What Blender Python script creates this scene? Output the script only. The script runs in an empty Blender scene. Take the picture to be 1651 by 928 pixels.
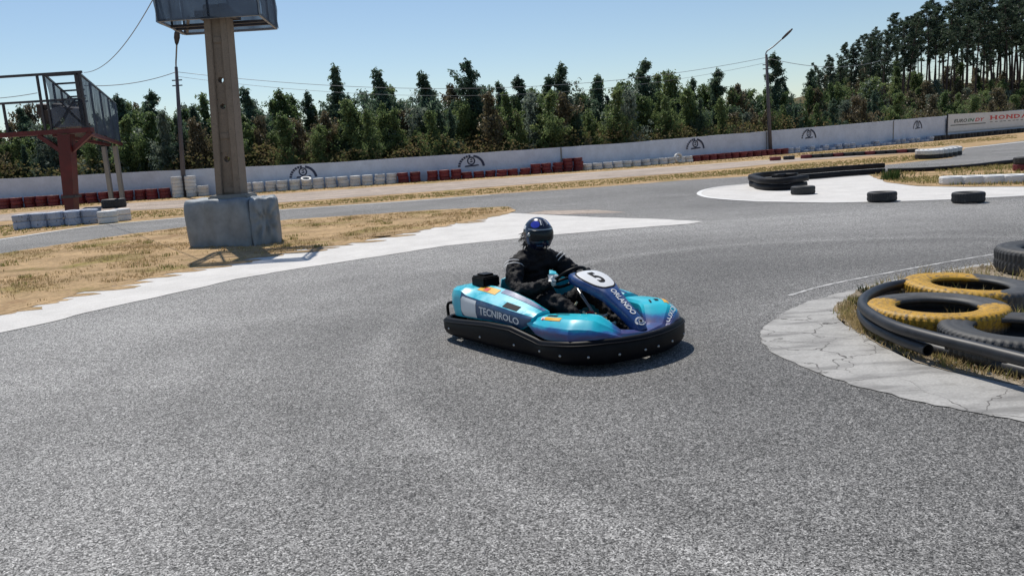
import bpy, bmesh, math, random
import numpy as np
from mathutils import Vector, Matrix, Euler

scene = bpy.context.scene
COL = scene.collection
random.seed(5)
rng = np.random.default_rng(11)

# ------------------------------------------------------------------ camera
CAM_F, CAM_W, CAM_H, EYE = 1280.0, 1651.0, 928.0, 1.65
ROLL = math.atan(0.063)
PITCH = math.atan((464 - 238) * math.cos(ROLL) / CAM_F)
fwd = np.array([0, math.cos(PITCH), -math.sin(PITCH)])
r0 = np.array([1.0, 0, 0]); u0 = np.cross(r0, fwd)
RT = math.cos(ROLL) * r0 - math.sin(ROLL) * u0
UP = math.sin(ROLL) * r0 + math.cos(ROLL) * u0
CP = np.array([0, 0, EYE])
cam_d = bpy.data.cameras.new('camera')
cam = bpy.data.objects.new('camera', cam_d)
COL.objects.link(cam)
cam_d.sensor_fit = 'HORIZONTAL'
cam_d.sensor_width = 36.0
cam_d.lens = 36.0 * CAM_F / CAM_W
cam_d.clip_start = 0.05
cam_d.clip_end = 5000
m = Matrix.Identity(4)
for i in range(3):
    m[i][0], m[i][1], m[i][2], m[i][3] = RT[i], UP[i], -fwd[i], CP[i]
cam.matrix_world = m
scene.camera = cam

# ------------------------------------------------------------------ sky, sun, exposure
SUN_EL = math.radians(60)
SUN_AZ = math.radians(-22)          # from +Y towards +X (negative: towards -X)
world = bpy.data.worlds.new('World'); scene.world = world
world.use_nodes = True
wn = world.node_tree.nodes; wl = world.node_tree.links
sky = wn.new('ShaderNodeTexSky'); sky.sky_type = 'NISHITA'; sky.sun_disc = False
sky.sun_elevation = SUN_EL; sky.sun_rotation = SUN_AZ
sky.altitude = 0; sky.air_density = 1.0; sky.dust_density = 0.15; sky.ozone_density = 2.4
bg = wn['Background']; bg.inputs['Strength'].default_value = 0.102
wl.new(sky.outputs[0], bg.inputs['Color'])
sun_d = bpy.data.lights.new('sun', 'SUN'); sun_d.energy = 4.4; sun_d.angle = math.radians(0.53)
sun_d.color = (1.0, 0.95, 0.87)
sun = bpy.data.objects.new('sun', sun_d); COL.objects.link(sun)
sd = Vector((math.sin(SUN_AZ) * math.cos(SUN_EL), math.cos(SUN_AZ) * math.cos(SUN_EL), math.sin(SUN_EL)))
sun.rotation_euler = sd.to_track_quat('Z', 'Y').to_euler()
sun.location = (-20, 30, 40)
vs = scene.view_settings
vs.view_transform = 'Standard'; vs.look = 'None'; vs.gamma = 1.0; vs.use_curve_mapping = False
vs.exposure = 0.0

# ------------------------------------------------------------------ layout helpers
def ray(px, py):
    return fwd + RT * (px - CAM_W / 2) / CAM_F + UP * (CAM_H / 2 - py) / CAM_F
def G(px, py, z=0.0):                # photo point on a level at height z
    v = ray(px, py); return CP + v * ((z - EYE) / v[2])
def D(px, py, y):                    # photo point at distance y
    v = ray(px, py); return CP + v * (y / v[1])
def PX(p):
    d = np.array(p, float) - CP; z = d @ fwd
    return CAM_W / 2 + CAM_F * (d @ RT) / z, CAM_H / 2 - CAM_F * (d @ UP) / z

# ------------------------------------------------------------------ materials
MATS = {}
def nt(name):
    mt = bpy.data.materials.new(name); mt.use_nodes = True
    n = mt.node_tree.nodes; l = mt.node_tree.links
    return mt, n, l, n['Principled BSDF']
def nd(n, typ, **kw):
    x = n.new(typ)
    for k, v in kw.items():
        if k.startswith('i_'):
            key = k[2:]
            x.inputs[int(key) if key.isdigit() else key].default_value = v
        else: setattr(x, k, v)
    return x
def coords(n, l, scale=(1, 1, 1)):
    tc = nd(n, 'ShaderNodeTexCoord'); mp = nd(n, 'ShaderNodeMapping')
    mp.inputs['Scale'].default_value = scale
    l.new(tc.outputs['Object'], mp.inputs['Vector']); return mp.outputs['Vector']
def noise(n, l, vec, scale, detail=3, rough=0.55):
    x = nd(n, 'ShaderNodeTexNoise'); x.inputs['Scale'].default_value = scale
    x.inputs['Detail'].default_value = detail; x.inputs['Roughness'].default_value = rough
    l.new(vec, x.inputs['Vector']); return x.outputs['Fac']
def ramp(n, l, fac, stops):
    r = nd(n, 'ShaderNodeValToRGB'); e = r.color_ramp.elements
    e[0].position, e[0].color = stops[0][0], (*stops[0][1], 1)
    e[1].position, e[1].color = stops[-1][0], (*stops[-1][1], 1)
    for p, c in stops[1:-1]:
        k = e.new(p); k.color = (*c, 1)
    l.new(fac, r.inputs[0]); return r.outputs[0]
def mixc(n, l, fac, a, b, mode='MIX'):
    x = nd(n, 'ShaderNodeMix', data_type='RGBA', blend_type=mode)
    for sock, val in ((x.inputs[0], fac), (x.inputs[6], a), (x.inputs[7], b)):
        if isinstance(val, (int, float)): sock.default_value = val
        elif isinstance(val, tuple): sock.default_value = (*val, 1)
        else: l.new(val, sock)
    return x.outputs[2]
def mth(n, l, op, a, b=0.0, c=0.0, clamp=False):
    x = nd(n, 'ShaderNodeMath', operation=op); x.use_clamp = clamp
    for i, v in enumerate((a, b, c)):
        if isinstance(v, (int, float)): x.inputs[i].default_value = v
        else: l.new(v, x.inputs[i])
    return x.outputs[0]
def bump(n, l, bs, h, strength, dist):
    b = nd(n, 'ShaderNodeBump'); b.inputs['Strength'].default_value = strength; b.inputs['Distance'].default_value = dist
    l.new(h, b.inputs['Height']); l.new(b.outputs[0], bs.inputs['Normal'])

def plain(name, col, rough=0.5, metal=0.0, var=0.15, scale=6.0, spec=None, bmp=0.0, coat=0.0):
    """paint / plastic / rubber with uneven tone"""
    mt, n, l, b = nt(name)
    v = coords(n, l)
    f = noise(n, l, v, scale, 5, 0.6)
    lo = tuple(max(0, c * (1 - var)) for c in col); hi = tuple(min(1, c * (1 + var)) for c in col)
    l.new(ramp(n, l, f, [(0.3, lo), (0.7, hi)]), b.inputs['Base Color'])
    b.inputs['Roughness'].default_value = rough; b.inputs['Metallic'].default_value = metal
    if spec is not None: b.inputs['Specular IOR Level'].default_value = spec
    if coat: b.inputs['Coat Weight'].default_value = coat; b.inputs['Coat Roughness'].default_value = 0.08
    if bmp: bump(n, l, b, noise(n, l, v, scale * 4, 4), bmp, 0.01)
    MATS[name] = mt; return mt

def scuffed(name, col, rough=0.3, coat=0.4, amt=0.5):
    """moulded plastic bodywork: dusty film, fine scratches, dull and shiny areas"""
    mt, n, l, b = nt(name); v = coords(n, l)
    f = noise(n, l, v, 7, 6, 0.65); sc = noise(n, l, coords(n, l, (6, 40, 60)), 2.0, 5, 0.7); g = noise(n, l, v, 70, 3)
    c = ramp(n, l, f, [(0.3, tuple(x * 0.82 for x in col)), (0.7, tuple(min(1, x * 1.10) for x in col))])
    c = mixc(n, l, ramp(n, l, sc, [(0.62, (0, 0, 0)), (0.72, (amt,) * 3)]), c, tuple(0.5 * x + 0.18 for x in col))
    c = mixc(n, l, ramp(n, l, f, [(0.52, (0, 0, 0)), (0.75, (0.28,) * 3)]), c, (0.34, 0.32, 0.28))
    l.new(c, b.inputs['Base Color'])
    l.new(ramp(n, l, f, [(0.35, (rough * 0.7,) * 3), (0.7, (min(1, rough * 1.9),) * 3)]), b.inputs['Roughness'])
    b.inputs['Coat Weight'].default_value = coat; b.inputs['Coat Roughness'].default_value = 0.18
    bump(n, l, b, g, 0.06, 0.004)
    MATS[name] = mt; return mt

def worn_paint(name, col, under, rough=0.55, scale=5.0, thr=0.6):
    mt, n, l, b = nt(name); v = coords(n, l)
    oi = nd(n, 'ShaderNodeObjectInfo')
    off = nd(n, 'ShaderNodeVectorMath', operation='ADD'); l.new(v, off.inputs[0])
    cb = nd(n, 'ShaderNodeCombineXYZ')
    for i in range(3): l.new(mth(n, l, 'MULTIPLY', oi.outputs['Random'], 37.0 + 11 * i), cb.inputs[i])
    l.new(cb.outputs[0], off.inputs[1]); v = off.outputs[0]
    f = noise(n, l, v, scale, 6, 0.65)
    g = noise(n, l, v, scale * 0.5, 3)
    tone = mixc(n, l, oi.outputs['Random'], tuple(c * 0.72 for c in col), col)
    c1 = mixc(n, l, ramp(n, l, g, [(0.35, (0.75, 0.75, 0.75)), (0.7, (1, 1, 1))]), tuple(c * 0.7 for c in col), tone)
    msk = ramp(n, l, f, [(thr - 0.03, (0, 0, 0)), (thr + 0.05, (1, 1, 1))])
    l.new(mixc(n, l, msk, c1, under), b.inputs['Base Color'])
    b.inputs['Roughness'].default_value = rough
    bump(n, l, b, f, 0.15, 0.01)
    MATS[name] = mt; return mt

def asphalt(name, base, tint=(1, 1, 1), ring=True):
    mt, n, l, b = nt(name); v = coords(n, l)
    vo = nd(n, 'ShaderNodeTexVoronoi'); vo.inputs['Scale'].default_value = 155; l.new(v, vo.inputs['Vector'])
    sp = nd(n, 'ShaderNodeSeparateColor'); l.new(vo.outputs['Color'], sp.inputs[0])
    cell = sp.outputs[0]
    vo2 = nd(n, 'ShaderNodeTexVoronoi'); vo2.inputs['Scale'].default_value = 62; l.new(v, vo2.inputs['Vector'])
    sp2 = nd(n, 'ShaderNodeSeparateColor'); l.new(vo2.outputs['Color'], sp2.inputs[0])
    g1 = ramp(n, l, cell, [(0.0, (0.06,) * 3), (0.3, (0.55,) * 3), (0.75, (1.25,) * 3), (1.0, (2.0,) * 3)])
    g2 = ramp(n, l, sp2.outputs[1], [(0.0, (0.68,) * 3), (1.0, (1.30,) * 3)])
    pits = ramp(n, l, noise(n, l, v, 210, 2), [(0.36, (0.4,) * 3), (0.5, (1,) * 3)])
    big = noise(n, l, coords(n, l, (0.30, 0.30, 1)), 1.0, 5, 0.6)
    strk = noise(n, l, coords(n, l, (0.18, 1.1, 1)), 1.0, 4, 0.6)
    g3 = ramp(n, l, big, [(0.3, (0.80,) * 3), (0.7, (1.15,) * 3)])
    g4 = ramp(n, l, strk, [(0.35, (0.92,) * 3), (0.65, (1.07,) * 3)])
    c = mixc(n, l, 1.0, g1, g2, 'MULTIPLY')
    c = mixc(n, l, 1.0, c, pits, 'MULTIPLY')
    c = mixc(n, l, 1.0, c, g3, 'MULTIPLY')
    c = mixc(n, l, 1.0, c, g4, 'MULTIPLY')
    if ring:                                   # rubber laid down on the racing line round the bend
        sx = nd(n, 'ShaderNodeSeparateXYZ'); l.new(v, sx.inputs[0])
        dx = mth(n, l, 'SUBTRACT', sx.outputs[0], 3.87); dy = mth(n, l, 'SUBTRACT', sx.outputs[1], 6.83)
        wob = mth(n, l, 'MULTIPLY', mth(n, l, 'SUBTRACT', big, 0.5), 0.5)
        d = mth(n, l, 'ADD', mth(n, l, 'SQRT', mth(n, l, 'ADD', mth(n, l, 'MULTIPLY', dx, dx), mth(n, l, 'MULTIPLY', dy, dy))), wob)
        for rad, wd, am in ((2.6, 0.9, -0.26), (3.9, 0.9, -0.20), (5.02, 0.10, 0.18), (4.68, 0.20, -0.12), (5.55, 0.28, -0.10), (8.3, 2.3, 0.40), (6.3, 0.15, -0.07), (7.25, 0.22, -0.07), (11.8, 0.8, -0.12), (14.5, 1.0, 0.08)):
            q = mth(n, l, 'DIVIDE', mth(n, l, 'SUBTRACT', d, rad), wd)
            e = mth(n, l, 'POWER', 2.718, mth(n, l, 'MULTIPLY', mth(n, l, 'MULTIPLY', q, q), -1.0))
            k = mth(n, l, 'ADD', 1.0, mth(n, l, 'MULTIPLY', e, am))
            cc = nd(n, 'ShaderNodeCombineColor')
            for i in range(3): l.new(k, cc.inputs[i])
            c = mixc(n, l, 1.0, c, cc.outputs[0], 'MULTIPLY')
    c = mixc(n, l, 1.0, c, tuple(base * t for t in tint), 'MULTIPLY')
    l.new(c, b.inputs['Base Color'])
    b.inputs['Roughness'].default_value = 0.78; b.inputs['Specular IOR Level'].default_value = 0.35
    h = mth(n, l, 'ADD', cell, noise(n, l, v, 160, 2))
    bump(n, l, b, h, 0.7, 0.008)
    MATS[name] = mt; return mt

def concrete(name, col, crack=False, dirt=(0.30, 0.27, 0.23), amt=0.5):
    mt, n, l, b = nt(name); v = coords(n, l)
    f = noise(n, l, v, 1.4, 8, 0.7); g = noise(n, l, v, 60, 3); st = noise(n, l, v, 9, 6, 0.7)
    c = ramp(n, l, f, [(0.25, tuple(x * 0.80 for x in col)), (0.6, col), (0.8, tuple(min(1, x * 1.08) for x in col))])
    c = mixc(n, l, 1.0, c, ramp(n, l, g, [(0.3, (0.82,) * 3), (0.65, (1.06,) * 3)]), 'MULTIPLY')
    msk = ramp(n, l, st, [(0.55, (0, 0, 0)), (0.75, (amt,) * 3)])
    c = mixc(n, l, msk, c, dirt)
    h = g
    if crack:
        vo = nd(n, 'ShaderNodeTexVoronoi', feature='DISTANCE_TO_EDGE'); vo.inputs['Scale'].default_value = 2.1
        wv = nd(n, 'ShaderNodeVectorMath', operation='ADD'); l.new(v, wv.inputs[0])
        nx = nd(n, 'ShaderNodeTexNoise'); nx.inputs['Scale'].default_value = 3.5; nx.inputs['Detail'].default_value = 5; l.new(v, nx.inputs['Vector'])
        sc = nd(n, 'ShaderNodeVectorMath', operation='SCALE'); sc.inputs[3].default_value = 0.35
        l.new(nx.outputs['Color'], sc.inputs[0]); l.new(sc.outputs[0], wv.inputs[1]); l.new(wv.outputs[0], vo.inputs['Vector'])
        gate = ramp(n, l, noise(n, l, v, 1.1, 2), [(0.42, (0, 0, 0)), (0.55, (1, 1, 1))])
        cm = ramp(n, l, vo.outputs['Distance'], [(0.004, (0.9,) * 3), (0.016, (0, 0, 0))])
        cm = mixc(n, l, 1.0, cm, gate, 'MULTIPLY')
        c = mixc(n, l, cm, c, (0.05, 0.045, 0.04))
        mark = ramp(n, l, noise(n, l, coords(n, l, (1.2, 4.0, 1)), 1.3, 5), [(0.48, (0, 0, 0)), (0.66, (0.75,) * 3)])
        c = mixc(n, l, mark, c, (0.16, 0.155, 0.15))
    l.new(c, b.inputs['Base Color']); b.inputs['Roughness'].default_value = 0.85
    b.inputs['Specular IOR Level'].default_value = 0.3
    bump(n, l, b, h, 0.35, 0.006)
    MATS[name] = mt; return mt

def soil(name, a, bcol, ccol, sc=1.0):
    mt, n, l, b = nt(name); v = coords(n, l)
    f = noise(n, l, v, 0.55 * sc, 8, 0.68); g = noise(n, l, v, 14 * sc, 6, 0.75); k = noise(n, l, coords(n, l, (0.25, 1.3, 1)), 0.9, 5, 0.6)
    c = ramp(n, l, f, [(0.30, a), (0.40, bcol), (0.47, tuple(min(1, q * 1.25) for q in bcol)), (0.54, bcol), (0.66, ccol)])
    c = mixc(n, l, 1.0, c, ramp(n, l, g, [(0.25, (0.5,) * 3), (0.5, (0.95,) * 3), (0.75, (1.4,) * 3)]), 'MULTIPLY')
    c = mixc(n, l, 1.0, c, ramp(n, l, k, [(0.35, (0.8,) * 3), (0.65, (1.15,) * 3)]), 'MULTIPLY')
    l.new(c, b.inputs['Base Color']); b.inputs['Roughness'].default_value = 0.95; b.inputs['Specular IOR Level'].default_value = 0.1
    bump(n, l, b, g, 0.8, 0.05)
    MATS[name] = mt; return mt

def leaf(name, stops, trans=0.3, nscale=1.2, rough=0.45, spec=0.35):
    mt, n, l, b = nt(name); v = coords(n, l)
    oi = nd(n, 'ShaderNodeObjectInfo')
    geo = nd(n, 'ShaderNodeNewGeometry')
    f = noise(n, l, v, nscale, 3, 0.6)
    t = mth(n, l, 'ADD', mth(n, l, 'MULTIPLY', f, 0.55), mth(n, l, 'MULTIPLY', geo.outputs['Random Per Island'], 0.45))
    t = mth(n, l, 'ADD', t, mth(n, l, 'MULTIPLY', mth(n, l, 'SUBTRACT', oi.outputs['Random'], 0.5), 0.22))
    c = ramp(n, l, t, stops)
    l.new(c, b.inputs['Base Color']); b.inputs['Roughness'].default_value = rough; b.inputs['Specular IOR Level'].default_value = spec if rough < 0.6 else 0.1
    tr = nd(n, 'ShaderNodeBsdfTranslucent'); l.new(c, tr.inputs[0])
    mx = nd(n, 'ShaderNodeMixShader'); mx.inputs[0].default_value = trans
    l.new(b.outputs[0], mx.inputs[1]); l.new(tr.outputs[0], mx.inputs[2])
    l.new(mx.outputs[0], n['Material Output'].inputs[0])
    MATS[name] = mt; return mt

def netting(name, col, alpha):
    mt, n, l, b = nt(name); v = coords(n, l)
    f = noise(n, l, coords(n, l, (2, 2, 0.6)), 1.6, 5)
    l.new(ramp(n, l, f, [(0.3, tuple(c * 0.6 for c in col)), (0.7, tuple(c * 1.5 for c in col))]), b.inputs['Base Color'])
    b.inputs['Roughness'].default_value = 0.7
    tr = nd(n, 'ShaderNodeBsdfTranslucent'); tr.inputs[0].default_value = (*[min(1, c * 2.0) for c in col], 1)
    m1 = nd(n, 'ShaderNodeMixShader'); m1.inputs[0].default_value = 0.4
    l.new(b.outputs[0], m1.inputs[1]); l.new(tr.outputs[0], m1.inputs[2])
    tp = nd(n, 'ShaderNodeBsdfTransparent')
    m2 = nd(n, 'ShaderNodeMixShader'); l.new(ramp(n, l, f, [(0.3, (alpha * 0.85,) * 3), (0.7, (min(1, alpha * 1.1),) * 3)]), m2.inputs[0])
    l.new(tp.outputs[0], m2.inputs[1]); l.new(m1.outputs[0], m2.inputs[2])
    l.new(m2.outputs[0], n['Material Output'].inputs[0])
    MATS[name] = mt; return mt

asphalt('asphalt', 0.285, (1.0, 0.975, 0.935))

asphalt('asphalt_dark', 0.155, (1, 1, 1.0), False)
soil('service_road', (0.34, 0.275, 0.22), (0.40, 0.335, 0.285), (0.45, 0.385, 0.335), 1.0)
concrete('concrete_pale', (0.65, 0.63, 0.60), amt=0.5, dirt=(0.46, 0.40, 0.34))
concrete('concrete_cracked', (0.42, 0.41, 0.39), crack=True, amt=0.7, dirt=(0.24, 0.23, 0.21))
concrete('concrete_post', (0.25, 0.205, 0.165), amt=0.6, dirt=(0.08, 0.07, 0.06))
concrete('concrete_pole', (0.30, 0.29, 0.27), amt=0.4)
concrete('lamp_concrete', (0.13, 0.12, 0.13), amt=0.4, dirt=(0.06, 0.055, 0.05))
concrete('white_wall', (0.68, 0.73, 0.83), amt=0.25, dirt=(0.33, 0.31, 0.29))
soil('dry_ground', (0.33, 0.180, 0.095), (0.41, 0.285, 0.160), (0.27, 0.225, 0.075))
soil('far_ground', (0.075, 0.055, 0.03), (0.10, 0.08, 0.04), (0.06, 0.06, 0.028), 0.4)
soil('gravel_bed', (0.34, 0.27, 0.19), (0.42, 0.35, 0.26), (0.26, 0.20, 0.13), 4.0)
worn_paint('line_white', (0.80, 0.79, 0.76), (0.30, 0.29, 0.28), 0.6, 4.0, 0.66)
worn_paint('line_faded', (0.55, 0.54, 0.52), (0.27, 0.265, 0.255), 0.7, 9.0, 0.50)
worn_paint('tyre_white', (0.72, 0.72, 0.71), (0.10, 0.10, 0.10), 0.55, 7.0, 0.66)
worn_paint('tyre_red', (0.17, 0.018, 0.022), (0.035, 0.02, 0.02), 0.55, 7.0, 0.62)
worn_paint('tyre_white_shaded', (0.40, 0.47, 0.60), (0.08, 0.09, 0.11), 0.55, 7.0, 0.60)  # white tyre paint with the blue of the shade put into its colour
worn_paint('tyre_black', (0.022, 0.022, 0.023), (0.05, 0.048, 0.045), 0.6, 6.0, 0.62)
worn_paint('tyre_grey', (0.050, 0.050, 0.050), (0.022, 0.022, 0.022), 0.62, 8.0, 0.60)
plain('belt_rubber', (0.010, 0.010, 0.012), 0.6, var=0.5, scale=3, spec=0.2)
plain('pipe_black', (0.020, 0.020, 0.022), 0.46, var=0.5, scale=9, spec=0.45)
plain('red_steel', (0.105, 0.010, 0.010), 0.5, var=0.35, scale=3)
plain('dark_steel', (0.06, 0.055, 0.06), 0.5, 0.3, 0.3, 5)
plain('galvanised', (0.30, 0.31, 0.32), 0.45, 0.6, 0.2, 5)
plain('tarp_grey', (0.22, 0.245, 0.265), 0.55, var=0.22, scale=4, bmp=0.4)
netting('net_blue', (0.035, 0.05, 0.075), 0.88)
netting('net_dark', (0.04, 0.05, 0.07), 0.80)
plain('wire', (0.26, 0.27, 0.28), 0.5)
plain('emblem_paint', (0.025, 0.035, 0.075), 0.6, var=0.3)
plain('sign_white', (0.66, 0.66, 0.66), 0.5, var=0.06, scale=2)
plain('sign_red', (0.55, 0.02, 0.025), 0.5, var=0.1)
plain('sign_green', (0.02, 0.14, 0.07), 0.5, var=0.1)
plain('sign_dark', (0.02, 0.03, 0.035), 0.5, var=0.1)
plain('bark', (0.10, 0.075, 0.055), 0.9, var=0.45, scale=4)
plain('bark_pine', (0.075, 0.05, 0.042), 0.9, var=0.4, scale=3)
# kart and driver
scuffed('kart_teal', (0.010, 0.49, 0.62), 0.30, 0.35, 0.4)
scuffed('kart_navy', (0.012, 0.055, 0.20), 0.34, 0.35, 0.4)
scuffed('kart_panel', (0.030, 0.080, 0.17), 0.36, 0.3, 0.4)
plain('kart_white', (0.78, 0.78, 0.77), 0.35, var=0.04, scale=5, coat=0.3)
plain('kart_yellow', (0.78, 0.40, 0.015), 0.35, var=0.15, scale=18)
plain('kart_black', (0.0035, 0.0035, 0.005), 0.48, var=0.5, scale=9, spec=0.16)
plain('print_black', (0.008, 0.008, 0.009), 0.7, spec=0.2)
plain('print_red', (0.55, 0.03, 0.03), 0.4)
plain('tank_plastic', (0.50, 0.43, 0.28), 0.4, var=0.2, scale=8)
plain('alloy', (0.45, 0.44, 0.42), 0.35, 0.9, 0.15, 10)
plain('slick_rubber', (0.016, 0.016, 0.016), 0.55, var=0.3, scale=12)
plain('suit_black', (0.0055, 0.0055, 0.008), 0.7, var=0.45, scale=10, bmp=0.9, spec=0.25)
plain('trouser_dark', (0.016, 0.022, 0.024), 0.8, var=0.4, scale=10, bmp=0.5)
plain('glove_white', (0.66, 0.66, 0.66), 0.6, var=0.15, scale=30)
plain('glove_black', (0.015, 0.015, 0.017), 0.6, var=0.2, scale=30)
plain('helmet_navy', (0.008, 0.011, 0.034), 0.25, var=0.3, scale=12, coat=0.4)
plain('helmet_blue', (0.03, 0.045, 0.42), 0.2, var=0.3, scale=20, coat=0.8)
plain('visor', (0.004, 0.008, 0.012), 0.22, var=0.2, scale=6, spec=0.3)
plain('hair_dark', (0.018, 0.013, 0.010), 0.6, var=0.4, scale=40)

def nebula(name):                    # printed wrap on the nose: teal shoulders, blue and violet below
    mt, n, l, b = nt(name); v = coords(n, l)
    f = noise(n, l, coords(n, l, (3, 3, 5)), 1.3, 6, 0.6)
    sx = nd(n, 'ShaderNodeSeparateXYZ'); l.new(v, sx.inputs[0])
    t = mth(n, l, 'ADD', mth(n, l, 'MULTIPLY', sx.outputs[2], 5.2), mth(n, l, 'MULTIPLY', mth(n, l, 'SUBTRACT', f, 0.5), 0.9))
    c = ramp(n, l, mth(n, l, 'SUBTRACT', t, 0.98), [(0.0, (0.015, 0.11, 0.20)), (0.28, (0.06, 0.055, 0.17)), (0.48, (0.03, 0.14, 0.38)), (0.60, (0.012, 0.40, 0.56)), (0.8, (0.008, 0.50, 0.62))])
    c = mixc(n, l, ramp(n, l, noise(n, l, coords(n, l, (6, 40, 60)), 2.0, 5, 0.7), [(0.62, (0, 0, 0)), (0.72, (0.35,) * 3)]), c, (0.22, 0.34, 0.40))
    l.new(c, b.inputs['Base Color']); b.inputs['Roughness'].default_value = 0.24
    b.inputs['Coat Weight'].default_value = 0.35; b.inputs['Coat Roughness'].default_value = 0.16
    b.inputs['Roughness'].default_value = 0.34
    MATS[name] = mt
nebula('kart_nebula')

leaf('leaf_euc_dark', [(0.25, (0.042, 0.082, 0.058)), (0.55, (0.098, 0.155, 0.098)), (0.85, (0.20, 0.26, 0.165))], 0.58)
leaf('leaf_euc_mid', [(0.25, (0.075, 0.120, 0.048)), (0.55, (0.155, 0.22, 0.085)), (0.85, (0.28, 0.32, 0.13))], 0.58)
leaf('leaf_euc_blue', [(0.25, (0.080, 0.115, 0.085)), (0.55, (0.175, 0.220, 0.165)), (0.85, (0.32, 0.36, 0.29))], 0.5)
leaf('leaf_euc_brown', [(0.25, (0.085, 0.075, 0.042)), (0.55, (0.165, 0.140, 0.080)), (0.85, (0.28, 0.22, 0.14))], 0.45)
leaf('leaf_pine', [(0.25, (0.036, 0.060, 0.044)), (0.55, (0.072, 0.110, 0.070)), (0.85, (0.135, 0.175, 0.095))], 0.45, 1.2, 0.5)
leaf('leaf_scrub', [(0.20, (0.070, 0.075, 0.028)), (0.42, (0.14, 0.145, 0.055)), (0.62, (0.19, 0.155, 0.075)), (0.85, (0.26, 0.165, 0.085))], 0.34, 0.35, 0.8)
leaf('blade_dry', [(0.2, (0.26, 0.18, 0.09)), (0.5, (0.44, 0.33, 0.17)), (0.72, (0.52, 0.42, 0.23)), (0.9, (0.24, 0.23, 0.08))], 0.5, 0.8, 0.7)
leaf('blade_mixed', [(0.2, (0.09, 0.12, 0.03)), (0.45, (0.20, 0.21, 0.065)), (0.6, (0.44, 0.33, 0.16)), (0.9, (0.50, 0.42, 0.22))], 0.5, 2.5, 0.7)
leaf('weed_leaf', [(0.2, (0.02, 0.045, 0.012)), (0.6, (0.05, 0.09, 0.025)), (0.9, (0.10, 0.13, 0.05))], 0.25, 2.5, 0.6)

# ------------------------------------------------------------------ object helpers
def mesh_of(name, verts, faces, mat=None, smooth=False):
    me = bpy.data.meshes.new(name)
    me.from_pydata([tuple(map(float, v)) for v in verts], [], faces)
    if smooth:
        me.polygons.foreach_set('use_smooth', [True] * len(me.polygons))
    if mat: me.materials.append(MATS[mat])
    me.update(); return me
def mesh_np(name, V, Q, mat, smooth=False):
    me = bpy.data.meshes.new(name)
    k = Q.shape[1]
    me.vertices.add(len(V)); me.vertices.foreach_set('co', V.astype(np.float32).ravel())
    me.loops.add(Q.size); me.loops.foreach_set('vertex_index', Q.astype(np.int32).ravel())
    me.polygons.add(len(Q)); me.polygons.foreach_set('loop_start', np.arange(0, Q.size, k, dtype=np.int32))
    me.polygons.foreach_set('loop_total', np.full(len(Q), k, dtype=np.int32))
    if smooth: me.polygons.foreach_set('use_smooth', np.ones(len(Q), dtype=bool))
    me.materials.append(MATS[mat]); me.update(calc_edges=True); me.validate(); return me
def link(name, me, parent=None, loc=None, rot=None, label=None, cat=None, group=None, kind=None):
    o = bpy.data.objects.new(name, me); COL.objects.link(o)
    if parent: o.parent = parent
    if loc is not None: o.location = tuple(map(float, loc))
    if rot is not None: o.rotation_euler = rot
    if label: o['label'] = label
    if cat: o['category'] = cat
    if group: o['group'] = group
    if kind: o['kind'] = kind
    return o
def empty(name, loc, rot=(0, 0, 0), label=None, cat=None, group=None):
    o = link(name, None, None, loc, rot, label, cat, group); o.empty_display_size = 0.1; return o
def copy_tree(o, parent=None):
    c = o.copy(); COL.objects.link(c); c.parent = parent
    for ch in list(o.children): copy_tree(ch, c)
    return c

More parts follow.
